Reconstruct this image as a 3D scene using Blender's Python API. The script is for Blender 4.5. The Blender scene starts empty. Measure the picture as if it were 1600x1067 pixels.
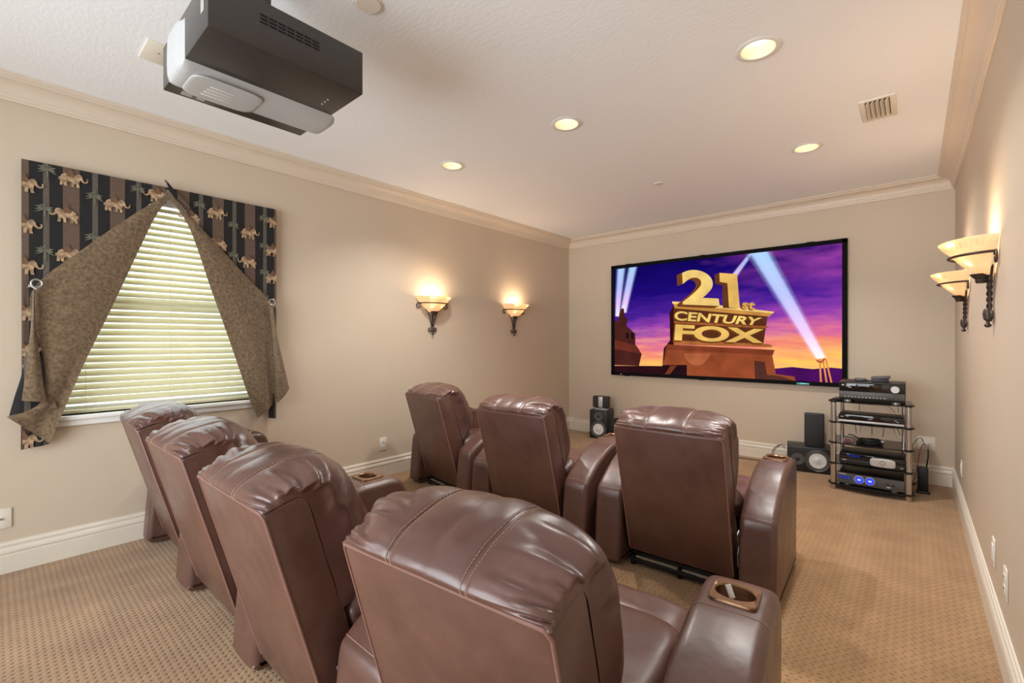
import bpy, bmesh, math, random
from mathutils import Vector, Matrix, noise
from mathutils.geometry import tessellate_polygon
sin, cos, pi = math.sin, math.cos, math.pi
rad = math.radians
scene = bpy.context.scene
COL = scene.collection

# ------------------------------------------------------------------ camera, world, light, exposure
LEFT, RIGHT, BACK, REAR, CEIL, CAMZ = -3.779, 0.275, 5.568, -1.9, 2.74, 1.285
cam_data = bpy.data.cameras.new('camera')
cam_data.sensor_width = 36; cam_data.lens = 714.3 / 1600 * 36; cam_data.clip_start = 0.02
cam = bpy.data.objects.new('camera', cam_data); COL.objects.link(cam)
cam.location = (0, 0, CAMZ); cam.rotation_euler = (rad(90 - 0.084), 0, rad(41.273))
scene.camera = cam

world = bpy.data.worlds.new('world'); scene.world = world; world.use_nodes = True
wn = world.node_tree; wn.nodes['Background'].inputs[0].default_value = (0.80, 0.92, 1.0, 1)
wn.nodes['Background'].inputs[1].default_value = 1.7

def area_light(name, loc, rot, sx, sy, power, col):
    d = bpy.data.lights.new(name, 'AREA'); d.shape = 'RECTANGLE'; d.size = sx; d.size_y = sy
    d.energy = power; d.color = col
    o = bpy.data.objects.new(name, d); COL.objects.link(o); o.location = loc; o.rotation_euler = rot
    return o
# daylight entering by the window plus an added soft fill light from behind the viewer
area_light('window_daylight', (LEFT - 0.45, 0.80, 1.75), (0, rad(-80), 0), 1.3, 1.4, 11, (0.88, 0.97, 1.0))
area_light('rear_fill_light', (-1.75, REAR - 0.15, 1.25), (rad(90), 0, 0), 2.7, 2.3, 62, (0.93, 0.97, 1.0)).data.spread = rad(120)

vs = scene.view_settings
scene.display_settings.display_device = 'sRGB'
vs.view_transform = 'Standard'; vs.look = 'None'; vs.gamma = 1; vs.use_curve_mapping = False
vs.exposure = 0.36

# ------------------------------------------------------------------ materials
class N:
    def __init__(s, name):
        s.m = bpy.data.materials.new(name); s.m.use_nodes = True
        s.t = s.m.node_tree; s.b = s.t.nodes['Principled BSDF']; s.out = s.t.nodes['Material Output']
    def n(s, typ, **k):
        x = s.t.nodes.new(typ)
        for a, v in k.items(): setattr(x, a, v)
        return x
    def l(s, a, b): s.t.links.new(a, b)
    def coord(s, kind='Object', scale=(1, 1, 1), loc=(0, 0, 0)):
        c = s.n('ShaderNodeTexCoord'); m = s.n('ShaderNodeMapping')
        m.inputs['Scale'].default_value = scale; m.inputs['Location'].default_value = loc
        s.l(c.outputs[kind], m.inputs[0]); return m.outputs[0]
    def noise(s, vec, scale, detail=3, rough=0.5):
        x = s.n('ShaderNodeTexNoise'); x.inputs['Scale'].default_value = scale
        x.inputs['Detail'].default_value = detail; x.inputs['Roughness'].default_value = rough
        s.l(vec, x.inputs['Vector']); return x.outputs['Fac']
    def ramp(s, fac, stops, interp='LINEAR'):
        x = s.n('ShaderNodeValToRGB'); e = x.color_ramp; e.interpolation = interp
        while len(e.elements) < len(stops): e.elements.new(0.5)
        for el, (p, c) in zip(e.elements, stops): el.position = p; el.color = (*c, 1) if len(c) == 3 else c
        s.l(fac, x.inputs[0]); return x.outputs[0]
    def math(s, op, a, b=None, c=None):
        x = s.n('ShaderNodeMath', operation=op)
        for i, v in enumerate((a, b, c)):
            if v is None: continue
            if isinstance(v, (int, float)): x.inputs[i].default_value = v
            else: s.l(v, x.inputs[i])
        return x.outputs[0]
    def mix(s, fac, a, b, blend='MIX'):
        x = s.n('ShaderNodeMix', data_type='RGBA', blend_type=blend)
        for i, v in ((0, fac), (6, a), (7, b)):
            if isinstance(v, (int, float)): x.inputs[i].default_value = v
            elif isinstance(v, tuple): x.inputs[i].default_value = (*v, 1)
            else: s.l(v, x.inputs[i])
        return x.outputs[2]
    def bump(s, h, strength, dist=0.01, prev=None):
        x = s.n('ShaderNodeBump'); x.inputs['Strength'].default_value = strength; x.inputs['Distance'].default_value = dist
        s.l(h, x.inputs['Height'])
        if prev: s.l(prev, x.inputs['Normal'])
        s.l(x.outputs[0], s.b.inputs['Normal']); return x.outputs[0]

def srgb(r, g, b):
    f = lambda c: (c / 255 / 12.92) if c <= 10 else ((c / 255 + 0.055) / 1.055) ** 2.4
    return (f(r), f(g), f(b))

def plain(name, col, rough=0.5, metal=0.0, grain=0.0, gscale=80, **kw):
    k = N(name); v = k.coord()
    c = k.ramp(k.noise(v, gscale, 4), [(0.3, tuple(x * (1 - grain) for x in col)), (0.7, tuple(min(1, x * (1 + grain)) for x in col))])
    k.l(c, k.b.inputs['Base Color']); k.b.inputs['Roughness'].default_value = rough; k.b.inputs['Metallic'].default_value = metal
    for a, b in kw.items(): k.b.inputs[a.replace('_', ' ')].default_value = b
    return k.m

def emit(name, col, strength):
    k = N(name); e = k.n('ShaderNodeEmission'); e.inputs[0].default_value = (*col, 1); e.inputs[1].default_value = strength
    k.l(e.outputs[0], k.out.inputs[0]); return k.m

MAT = {}
def wall_paint(name, col):
    k = N(name); v = k.coord()
    k.l(k.ramp(k.noise(v, 1.2, 3), [(0.3, tuple(x * .975 for x in col)), (0.7, tuple(x * 1.02 for x in col))]), k.b.inputs['Base Color'])
    k.b.inputs['Roughness'].default_value = 0.55
    k.bump(k.noise(v, 90, 3), 0.12, 0.003); return k.m
MAT['wall'] = wall_paint('beige_wall_paint', (0.61, 0.508, 0.390))
k = N('knockdown_ceiling'); v = k.coord()
k.b.inputs['Base Color'].default_value = (0.90, 0.918, 0.935, 1); k.b.inputs['Roughness'].default_value = 0.75
h1 = k.ramp(k.noise(k.coord(scale=(1, 2.0, 1)), 26, 4, 0.55), [(0.46, (0, 0, 0)), (0.56, (1, 1, 1))])
k.bump(h1, 0.10, 0.003); MAT['ceil'] = k.m
MAT['crown'] = plain('cream_crown_paint', (0.70, 0.60, 0.485), 0.4, grain=0.015, gscale=4)
MAT['base'] = plain('ivory_trim_paint', (0.76, 0.69, 0.585), 0.35, grain=0.015, gscale=4)
MAT['white'] = plain('white_vinyl', (0.80, 0.79, 0.76), 0.35, grain=0.01)
MAT['plate'] = plain('ivory_plate_plastic', (0.78, 0.72, 0.62), 0.35, grain=0.01)
# patterned loop carpet
k = N('tan_loop_carpet')
cc = k.n('ShaderNodeTexCoord'); sp = k.n('ShaderNodeSeparateXYZ'); k.l(cc.outputs['Object'], sp.inputs[0])
rowi = k.math('FLOOR', k.math('MULTIPLY', sp.outputs[1], 1 / 0.023))
par = k.math('MODULO', k.math('ABSOLUTE', rowi), 2.0)
sx = k.math('SINE', k.math('ADD', k.math('MULTIPLY', sp.outputs[0], 2 * pi / 0.030), k.math('MULTIPLY', par, pi * 0.6)))
sy = k.math('POWER', k.math('ABSOLUTE', k.math('SINE', k.math('MULTIPLY', sp.outputs[1], pi / 0.023))), 3.0)
pit = k.math('MULTIPLY', k.math('MAXIMUM', k.math('ADD', sx, 0.2), 0.0), sy)
v = k.coord()
fine = k.noise(v, 240, 4, 0.65); mid = k.noise(v, 5.0, 5, 0.6); trk = k.noise(k.coord(scale=(3.2, 0.5, 1)), 1.5, 2)
base = k.ramp(mid, [(0.3, (0.325, 0.174, 0.068)), (0.72, (0.455, 0.258, 0.107))])
base = k.mix(k.ramp(trk, [(0.5, (0, 0, 0)), (0.72, (0.5, 0.5, 0.5))]), base, (0.55, 0.35, 0.175))
base = k.mix(k.ramp(pit, [(0.30, (0, 0, 0)), (0.85, (0.62, 0.62, 0.62))]), base, (0.13, 0.068, 0.028))
base = k.mix(k.ramp(fine, [(0.3, (0.45, 0.45, 0.45)), (0.62, (0, 0, 0))]), base, (0.22, 0.14, 0.075))
k.l(base, k.b.inputs['Base Color']); k.b.inputs['Roughness'].default_value = 0.95
k.b.inputs['Sheen Weight'].default_value = 0.25
hh = k.math('SUBTRACT', k.math('MULTIPLY', fine, 0.8), pit)
k.bump(hh, 0.6, 0.006); MAT['carpet'] = k.m
# leather
def leather(name, dark, light, rough):
    k = N(name); v = k.coord()
    c = k.ramp(k.noise(v, 7, 5, 0.6), [(0.3, dark), (0.7, light)])
    c = k.mix(k.ramp(k.noise(v, 2.2, 2), [(0.45, (0, 0, 0)), (0.75, (0.35, 0.35, 0.35))]), c, (light[0] * 1.35, light[1] * 1.15, light[2] * 1.05))
    k.l(c, k.b.inputs['Base Color'])
    k.l(k.ramp(k.noise(v, 11, 4), [(0.3, (rough - .05,) * 3), (0.7, (rough + .07,) * 3)]), k.b.inputs['Roughness'])
    vo = k.n('ShaderNodeTexVoronoi'); vo.inputs['Scale'].default_value = 420; k.l(v, vo.inputs['Vector'])
    b = k.bump(vo.outputs['Distance'], 0.10, 0.0008)
    k.bump(k.noise(v, 9, 3), 0.16, 0.02, b)
    k.b.inputs['Coat Weight'].default_value = 0.18; k.b.inputs['Coat Roughness'].default_value = 0.28
    return k.m
MAT['leather'] = leather('brown_leather', (0.070, 0.0315, 0.0245), (0.118, 0.057, 0.045), 0.33)
MAT['leather_flat'] = leather('brown_bonded_leather', (0.074, 0.0325, 0.0235), (0.114, 0.054, 0.040), 0.36)
MAT['thread'] = plain('pale_thread', (0.42, 0.27, 0.20), 0.7)
MAT['arm_thread'] = plain('muted_thread', (0.27, 0.16, 0.12), 0.7)
MAT['piping'] = plain('leather_piping', (0.20, 0.10, 0.078), 0.4)
MAT['bronze'] = plain('bronze_cup_metal', (0.24, 0.130, 0.072), 0.30, 0.8, grain=0.1)
MAT['black'] = plain('black_plastic', (0.012, 0.012, 0.013), 0.42, grain=0.1)
MAT['blackmetal'] = plain('black_steel', (0.016, 0.015, 0.015), 0.35, 0.3, grain=0.1)
MAT['steel'] = plain('grey_steel', (0.45, 0.44, 0.43), 0.35, 0.8, grain=0.1)
MAT['galv'] = plain('pale_strip_metal', (0.42, 0.37, 0.30), 0.5, 0.2, grain=0.1)
MAT['chrome'] = plain('brushed_chrome', (0.58, 0.55, 0.53), 0.26, 0.95, grain=0.05)
MAT['silver'] = plain('silver_plastic', (0.55, 0.53, 0.52), 0.35, 0.3)
MAT['cone'] = plain('white_speaker_cone', (0.74, 0.73, 0.72), 0.5)
MAT['greyplastic'] = plain('dark_grey_plastic', (0.085, 0.082, 0.08), 0.45, grain=0.08)
MAT['projector'] = plain('charcoal_projector_case', (0.050, 0.043, 0.040), 0.30, 0.25, grain=0.06)
MAT['projwhite'] = plain('pale_grey_projector_trim', (0.42, 0.42, 0.42), 0.35, grain=0.01)
MAT['iron'] = plain('wrought_iron', (0.060, 0.043, 0.035), 0.5, 0.5, grain=0.3, gscale=60)
MAT['glassblack'] = plain('smoked_glass', (0.014, 0.012, 0.011), 0.06)
MAT['wire_black'] = plain('black_wire', (0.01, 0.01, 0.01), 0.5)
MAT['wire_white'] = plain('white_wire', (0.7, 0.68, 0.64), 0.5)
MAT['wire_red'] = plain('red_wire', (0.35, 0.03, 0.03), 0.5)
MAT['wire_green'] = plain('green_wire', (0.05, 0.25, 0.12), 0.5)
MAT['label'] = plain('pale_sticker', (0.34, 0.32, 0.30), 0.6)
MAT['grille'] = plain('black_grille', (0.022, 0.021, 0.021), 0.7, grain=0.5, gscale=500)
MAT['blue'] = emit('blue_meter_light', (0.05, 0.08, 0.8), 0.8)
MAT['bluedim'] = emit('dim_blue_display', (0.02, 0.03, 0.22), 0.5)
MAT['bluepale'] = emit('pale_meter_dial', (0.45, 0.55, 1.0), 1.1)
# glass of window
k = N('window_glass'); g = k.n('ShaderNodeBsdfGlossy'); g.inputs['Roughness'].default_value = 0.02
tr = k.n('ShaderNodeBsdfTransparent'); mx = k.n('ShaderNodeMixShader'); mx.inputs[0].default_value = 0.06
k.l(tr.outputs[0], mx.inputs[1]); k.l(g.outputs[0], mx.inputs[2]); k.l(mx.outputs[0], k.out.inputs[0]); MAT['glass'] = k.m
# blind slats: translucent cream
k = N('cream_blind_slat'); df = k.n('ShaderNodeBsdfDiffuse'); tl = k.n('ShaderNodeBsdfTranslucent'); mx = k.n('ShaderNodeMixShader')
c = k.ramp(k.noise(k.coord(scale=(1, 1, 8)), 6, 2), [(0.3, (0.74, 0.69, 0.46)), (0.7, (0.80, 0.76, 0.54))])
k.l(c, df.inputs[0]); k.l(c, tl.inputs[0]); mx.inputs[0].default_value = 0.22
k.l(df.outputs[0], mx.inputs[1]); k.l(tl.outputs[0], mx.inputs[2]); k.l(mx.outputs[0], k.out.inputs[0]); MAT['slat'] = k.m
# sconce glass: a lit shade
k = N('amber_glass_shade'); df = k.n('ShaderNodeBsdfDiffuse'); tl = k.n('ShaderNodeBsdfTranslucent'); mx = k.n('ShaderNodeMixShader')
c = k.ramp(k.noise(k.coord(), 14, 3), [(0.3, (0.92, 0.70, 0.48)), (0.7, (0.97, 0.82, 0.62))])
k.l(c, df.inputs[0]); k.l(c, tl.inputs[0]); mx.inputs[0].default_value = 0.45
em = k.n('ShaderNodeEmission'); em.inputs[0].default_value = (1.0, 0.66, 0.34, 1); em.inputs[1].default_value = 0.13
ad = k.n('ShaderNodeAddShader'); k.l(df.outputs[0], mx.inputs[1]); k.l(tl.outputs[0], mx.inputs[2])
k.l(mx.outputs[0], ad.inputs[0]); k.l(em.outputs[0], ad.inputs[1]); k.l(ad.outputs[0], k.out.inputs[0]); MAT['shade'] = k.m
MAT['lens'] = emit('lamp_lens', (1.0, 0.88, 0.68), 3.5)
MAT['can'] = plain('warm_can_baffle', (0.86, 0.74, 0.56), 0.5)
# suede lining of the drapes
k = N('brown_suede_lining'); v = k.coord()
a = k.ramp(k.noise(v, 55, 6, 0.7), [(0.34, (0.080, 0.050, 0.024)), (0.68, (0.235, 0.155, 0.084))])
k.l(a, k.b.inputs['Base Color']); k.b.inputs['Roughness'].default_value = 0.9; k.b.inputs['Sheen Weight'].default_value = 0.4
k.bump(k.noise(v, 60, 5), 0.3, 0.004); MAT['suede'] = k.m
def striped(name, c0):
    k = N(name); cc = k.n('ShaderNodeTexCoord'); sp = k.n('ShaderNodeSeparateXYZ'); k.l(cc.outputs['Object'], sp.inputs[0])
    y = k.math('SUBTRACT', sp.outputs[1], c0 - 0.104 * 40)
    ph = k.math('FRACT', k.math('DIVIDE', y, 0.2085))
    wide = k.math('LESS_THAN', k.math('ABSOLUTE', k.math('SUBTRACT', k.math('FRACT', k.math('ADD', ph, 0.5)), 0.5)), 0.17)
    thin = k.math('LESS_THAN', k.math('ABSOLUTE', k.math('SUBTRACT', ph, 0.5)), 0.06)
    weave = k.noise(k.coord(scale=(1, 1, 5)), 120, 2)
    br = k.ramp(weave, [(0.3, (0.085, 0.052, 0.036)), (0.7, (0.155, 0.100, 0.070))])
    b2 = k.ramp(weave, [(0.3, (0.075, 0.062, 0.050)), (0.7, (0.13, 0.11, 0.09))])
    c = k.mix(wide, (0.009, 0.008, 0.008), br); c = k.mix(thin, c, b2)
    k.l(c, k.b.inputs['Base Color']); k.b.inputs['Roughness'].default_value = 0.8
    k.bump(weave, 0.25, 0.002); return k.m
MAT['stripeL'] = striped('striped_safari_fabric', 0.303 - 0.2085 * 20 + 0.2085 * 20)
MAT['stripeR'] = striped('striped_safari_fabric_second', 1.061)
MAT['eleph'] = plain('tan_elephant_print', (0.38, 0.255, 0.15), 0.85, grain=0.6, gscale=45)
MAT['eleph_dark'] = plain('brown_saddle_print', (0.16, 0.085, 0.045), 0.85, grain=0.2)
MAT['palmprint'] = plain('olive_palm_print', (0.15, 0.145, 0.105), 0.85, grain=0.5, gscale=60)

# ------------------------------------------------------------------ helpers
def tag(o, label=None, cat=None, group=None, kind=None):
    if label: o['label'] = label
    if cat: o['category'] = cat
    if group: o['group'] = group
    if kind: o['kind'] = kind
    return o
def thing(name, label, cat, loc=(0, 0, 0), rz=0.0, group=None):
    o = bpy.data.objects.new(name, None); COL.objects.link(o); o.empty_display_size = 0.1
    o.location = loc; o.rotation_euler = (0, 0, rz); return tag(o, label, cat, group)
def link(name, me, parent=None, loc=None, rot=None):
    o = bpy.data.objects.new(name, me); COL.objects.link(o); o.parent = parent
    if loc is not None: o.location = loc
    if rot is not None: o.rotation_euler = rot
    return o
def mesh(name, verts, faces, mat, smooth=False, auto=None):
    me = bpy.data.meshes.new(name); me.from_pydata([tuple(v) for v in verts], [], faces); me.materials.append(MAT[mat] if isinstance(mat, str) else mat)
    bm = bmesh.new(); bm.from_mesh(me); bmesh.ops.recalc_face_normals(bm, faces=bm.faces); bm.to_mesh(me); bm.free()
    if smooth: me.polygons.foreach_set('use_smooth', [True] * len(me.polygons))
    if auto: me.set_sharp_from_angle(angle=rad(auto))
    me.update(); return me
def obj(name, verts, faces, mat, parent=None, smooth=False, auto=None, loc=None, rot=None):
    return link(name, mesh(name, verts, faces, mat, smooth, auto), parent, loc, rot)

class B:      # a small bmesh collector: ONE mesh per part
    def __init__(s): s.bm = bmesh.new()
    def box(s, c, d, bev=0.0, rot=None, seg=2):
        r = bmesh.ops.create_cube(s.bm, size=1.0); vs_ = r['verts']
        for v in vs_: v.co = Vector((v.co.x * d[0], v.co.y * d[1], v.co.z * d[2]))
        if bev > 0:
            es = list({e for v in vs_ for e in v.link_edges})
            q = bmesh.ops.bevel(s.bm, geom=es, offset=bev, segments=seg, profile=0.5, affect='EDGES')
            vs_ = list({v for f in q['faces'] for v in f.verts} | {v for v in vs_ if v.is_valid})
            seen = set(vs_); st = list(vs_)
            while st:
                v = st.pop()
                for e in v.link_edges:
                    w = e.other_vert(v)
                    if w not in seen: seen.add(w); st.append(w)
            vs_ = list(seen)
        m = Matrix.Translation(c) @ (rot.to_4x4() if rot else Matrix.Identity(4))
        for v in vs_: v.co = m @ v.co
        return s
    def cyl(s, a, b, r1, r2=None, n=20, caps=True):
        a, b = Vector(a), Vector(b); r2 = r1 if r2 is None else r2
        q = (b - a).to_track_quat('Z', 'Y'); R1, R2 = [], []
        for i in range(n):
            t = 2 * pi * i / n; d = q @ Vector((cos(t), sin(t), 0))
            R1.append(s.bm.verts.new(a + d * r1)); R2.append(s.bm.verts.new(b + d * r2))
        for i in range(n): s.bm.faces.new((R1[i], R1[(i + 1) % n], R2[(i + 1) % n], R2[i]))
        if caps: s.bm.faces.new(R1[::-1]); s.bm.faces.new(R2)
        return s
    def tube(s, pts, r, n=8, closed=False):
        pts = [Vector(p) for p in pts]; rings = []; m = len(pts); rr = r if isinstance(r, (list, tuple)) else [r] * m
        up = None
        for i, p in enumerate(pts):
            d = (pts[(i + 1) % m] - pts[i - 1]) if closed else (pts[min(i + 1, m - 1)] - pts[max(i - 1, 0)])
            if d.length < 1e-9: d = Vector((0, 0, 1))
            d.normalize()
            if up is None:
                up = Vector((0, 0, 1)) if abs(d.z) < 0.9 else Vector((1, 0, 0))
            up = (up - d * up.dot(d))
            if up.length < 1e-6: up = d.orthogonal()
            up.normalize(); sd = d.cross(up)
            rings.append([s.bm.verts.new(p + (up * cos(2 * pi * j / n) + sd * sin(2 * pi * j / n)) * rr[i]) for j in range(n)])
        for i in range(m if closed else m - 1):
            A, C = rings[i], rings[(i + 1) % m]
            for j in range(n): s.bm.faces.new((A[j], A[(j + 1) % n], C[(j + 1) % n], C[j]))
        if not closed: s.bm.faces.new(rings[0][::-1]); s.bm.faces.new(rings[-1])
        return s
    def lathe(s, prof, n=28, mat=None, a0=0.0, a1=2 * pi):
        full = abs(a1 - a0 - 2 * pi) < 1e-6; m = n if full else n + 1; rings = []
        mat = mat or Matrix.Identity(4)
        for r, z in prof:
            rings.append([s.bm.verts.new(mat @ Vector((r * cos(a0 + (a1 - a0) * j / n), r * sin(a0 + (a1 - a0) * j / n), z))) for j in range(m)])
        for i in range(len(prof) - 1):
            for j in range(n): 
                try: s.bm.faces.new((rings[i][j], rings[i][(j + 1) % m], rings[i + 1][(j + 1) % m], rings[i + 1][j]))
                except ValueError: pass
        return s
    def prism(s, poly, axis, a, b):
        # poly: 2D points in the other two axes
        def P(p, t): 
            return {0: (t, p[0], p[1]), 1: (p[0], t, p[1]), 2: (p[0], p[1], t)}[axis]
        A = [s.bm.verts.new(P(p, a)) for p in poly]; C = [s.bm.verts.new(P(p, b)) for p in poly]
        n = len(poly)
        for i in range(n): s.bm.faces.new((A[i], A[(i + 1) % n], C[(i + 1) % n], C[i]))
        s.bm.faces.new(A[::-1]); s.bm.faces.new(C); return s
    def data(s, name, mat, smooth=True, auto=35):
        bmesh.ops.remove_doubles(s.bm, verts=s.bm.verts, dist=1e-6)
        bmesh.ops.recalc_face_normals(s.bm, faces=s.bm.faces)
        me = bpy.data.meshes.new(name); s.bm.to_mesh(me); s.bm.free(); me.materials.append(MAT[mat] if isinstance(mat, str) else mat)
        if smooth:
            me.polygons.foreach_set('use_smooth', [True] * len(me.polygons))
            if auto: me.set_sharp_from_angle(angle=rad(auto))
        return me
    def obj(s, name, mat, parent=None, smooth=True, auto=35, loc=None, rot=None):
        return link(name, s.data(name, mat, smooth, auto), parent, loc, rot)

def crom(pts, n):
    """Catmull-Rom through pts (tuples), n samples"""
    out = []; m = len(pts) - 1
    for i in range(n):
        t = i / (n - 1) * m; j = min(int(t), m - 1); f = t - j
        p0 = pts[max(j - 1, 0)]; p1 = pts[j]; p2 = pts[j + 1]; p3 = pts[min(j + 2, m)]
        out.append(tuple(0.5 * (2 * b + (c - a) * f + (2 * a - 5 * b + 4 * c - d) * f * f + (3 * b - a - 3 * c + d) * f ** 3) for a, b, c, d in zip(p0, p1, p2, p3)))
    return out
def sstep(a, b, x):
    t = max(0.0, min(1.0, (x - a) / (b - a))); return t * t * (3 - 2 * t)
def struct(name, o=None, **k):
    o['kind'] = 'structure'; return o

# ------------------------------------------------------------------ room shell
T = 0.14
WY0, WY1, WZ0, WZ1 = 0.20, 1.40, 0.84, 2.25       # window opening in the left wall
struct('floor', B().box(((LEFT + RIGHT) / 2, (BACK + REAR) / 2, -0.05), (RIGHT - LEFT + 2 * T, BACK - REAR + 2 * T, 0.1)).obj('floor', 'carpet', smooth=False))
# ceiling with round holes for the recessed lamps
LIGHTS = [(-0.583, 2.522), (-1.75, 2.545), (-2.876, 2.522), (-0.605, 4.05)]
REARLIGHTS = []
def ceiling_mesh():
    xs = sorted({LEFT - T, RIGHT + T} | {x + d for x, y in LIGHTS + REARLIGHTS for d in (-0.12, 0.12)})
    ys = sorted({REAR - T, BACK + T} | {y + d for x, y in LIGHTS + REARLIGHTS for d in (-0.12, 0.12)})
    V, F, idx = [], [], {}
    def vid(p):
        key = (round(p[0], 5), round(p[1], 5), round(p[2], 5))
        if key not in idx: idx[key] = len(V); V.append(p)
        return idx[key]
    # strips between cut lines, a ring of quads round each hole
    cells = []
    for x0, x1 in zip(xs, xs[1:]):
        for y0, y1 in zip(ys, ys[1:]):
            if x1 - x0 < 1e-4 or y1 - y0 < 1e-4: continue
            cells.append((x0, x1, y0, y1))
    holes = LIGHTS + REARLIGHTS
    for x0, x1, y0, y1 in cells:
        if any(abs((x0 + x1) / 2 - x) < 0.119 and abs((y0 + y1) / 2 - y) < 0.119 for x, y in holes): continue
        F.append([vid((x0, y0, CEIL)), vid((x1, y0, CEIL)), vid((x1, y1, CEIL)), vid((x0, y1, CEIL))])
    n = 32
    for x, y in holes:
        for i in range(n):
            q = []
            for j in (i, i + 1):
                a = 2 * pi * j / n; c, s = cos(a), sin(a); m = 0.12 / max(abs(c), abs(s))
                q.append(((x + c * m, y + s * m, CEIL), (x + c * 0.078, y + s * 0.078, CEIL)))
            F.append([vid(q[0][0]), vid(q[1][0]), vid(q[1][1]), vid(q[0][1])])
    return V, F
V_, F_ = ceiling_mesh()
struct('ceiling', obj('ceiling', V_, F_, 'ceil'))
b = B()
b.box((LEFT - T / 2, (REAR + WY0) / 2, CEIL / 2), (T, WY0 - REAR, CEIL)); b.box((LEFT - T / 2, (BACK + T + WY1) / 2, CEIL / 2), (T, BACK + T - WY1, CEIL))
b.box((LEFT - T / 2, (WY0 + WY1) / 2, WZ0 / 2), (T, WY1 - WY0, WZ0)); b.box((LEFT - T / 2, (WY0 + WY1) / 2, (CEIL + WZ1) / 2), (T, WY1 - WY0, CEIL - WZ1))
struct('w', b.obj('wall_left', 'wall', smooth=False))
struct('w', B().box(((LEFT + RIGHT) / 2, BACK + T / 2, CEIL / 2), (RIGHT - LEFT, T, CEIL)).obj('wall_back', 'wall', smooth=False))
struct('w', B().box((RIGHT + T / 2, (BACK + T + REAR) / 2, CEIL / 2), (T, BACK + T - REAR, CEIL)).obj('wall_right', 'wall', smooth=False))
b = B(); OX0, OX1, OZ = -3.15, -0.35, 2.4          # invented wide opening behind the viewer, lets the rear fill light in
b.box(((LEFT + OX0) / 2, REAR - T / 2, CEIL / 2), (OX0 - LEFT, T, CEIL)); b.box(((RIGHT + OX1) / 2, REAR - T / 2, CEIL / 2), (RIGHT - OX1, T, CEIL))
b.box(((OX0 + OX1) / 2, REAR - T / 2, (CEIL + OZ) / 2), (OX1 - OX0, T, CEIL - OZ))
struct('w', b.obj('wall_rear', 'wall', smooth=False))

def moulding(name, prof, mat, which):
    """prof: (inset from wall, z); mitred at both back corners"""
    V = []; n = len(prof)
    for end in (0, 1):
        for i, z in prof:
            if which == 'left': V.append((LEFT + i, REAR if end == 0 else BACK - i, z))
            elif which == 'right': V.append((RIGHT - i, REAR if end == 0 else BACK - i, z))
            else: V.append((LEFT + i if end == 0 else RIGHT - i, BACK - i, z))
    F = [[i, i + 1, n + i + 1, n + i] for i in range(n - 1)]
    me = mesh(name, V, F, mat, True, 25)
    o = link(name, me); o['kind'] = 'structure'; return o
p, d = 0.116, 0.112
cp = [(0.0005, CEIL - d - 0.012), (0.012, CEIL - d - 0.012), (0.014, CEIL - d), (0.020, CEIL - d + 0.004), (0.022, CEIL - d + 0.018)]
for i in range(9):
    a = i / 8 * pi / 2
    cp.append((0.026 + 0.062 * (1 - cos(a)), CEIL - d + 0.022 + 0.058 * sin(a)))
cp += [(0.094, CEIL - 0.030), (0.097, CEIL - 0.022), (0.106, CEIL - 0.020), (0.112, CEIL - 0.012), (p, CEIL - 0.010), (p, CEIL - 0.0005)]
for i, w in enumerate(('left', 'back', 'right')): moulding(f'trim_{i + 1}', cp, 'crown', w)
bp = [(0.018, 0.0005), (0.018, 0.098), (0.0165, 0.101), (0.0165, 0.108), (0.020, 0.112), (0.0205, 0.122), (0.017, 0.133), (0.012, 0.139), (0.012, 0.148),
      (0.0145, 0.151), (0.014, 0.158), (0.008, 0.164), (0.007, 0.171), (0.0005, 0.172)]
for w in ('left', 'back', 'right'): moulding(f'baseboard_{w}', bp, 'base', w)

# ------------------------------------------------------------------ window: frame, sashes, panes, sill
win = bpy.data.objects.new('window_1', None); COL.objects.link(win); win.location = (LEFT, 0.8, WZ0); win['kind'] = 'structure'
win['label'] = 'white double-hung window behind the cream blind'
def wbox(name, c, dd, mat='white', bev=0.004): return B().box(c, dd, bev).obj(name, mat, win)
hw = (WY1 - WY0) / 2; hz = WZ1 - WZ0; xg = -0.115
wbox('window_frame', (xg, -hw + 0.0225, hz / 2), (0.05, 0.045, hz)); wbox('window_frame', (xg, hw - 0.0225, hz / 2), (0.05, 0.045, hz))
wbox('window_frame', (xg, 0, 0.0225), (0.05, 2 * hw - 0.09, 0.045)); wbox('window_frame', (xg, 0, hz - 0.0225), (0.05, 2 * hw - 0.09, 0.045))
wbox('meeting_rail', (xg, 0, 0.70), (0.05, 2 * hw - 0.09, 0.06))
wbox('pane', (xg, 0, 0.3575), (0.006, 2 * hw - 0.09, 0.625), 'glass', 0); wbox('pane', (xg, 0, 1.0475), (0.006, 2 * hw - 0.09, 0.635), 'glass', 0)
wbox('window_sill', (-0.025, 0, -0.012), (0.13, 2 * hw + 0.03, 0.024), 'white', 0.005)
wbox('window_apron', (0.010, 0, -0.043), (0.018, 2 * hw + 0.02, 0.036), 'white', 0.004)

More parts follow.
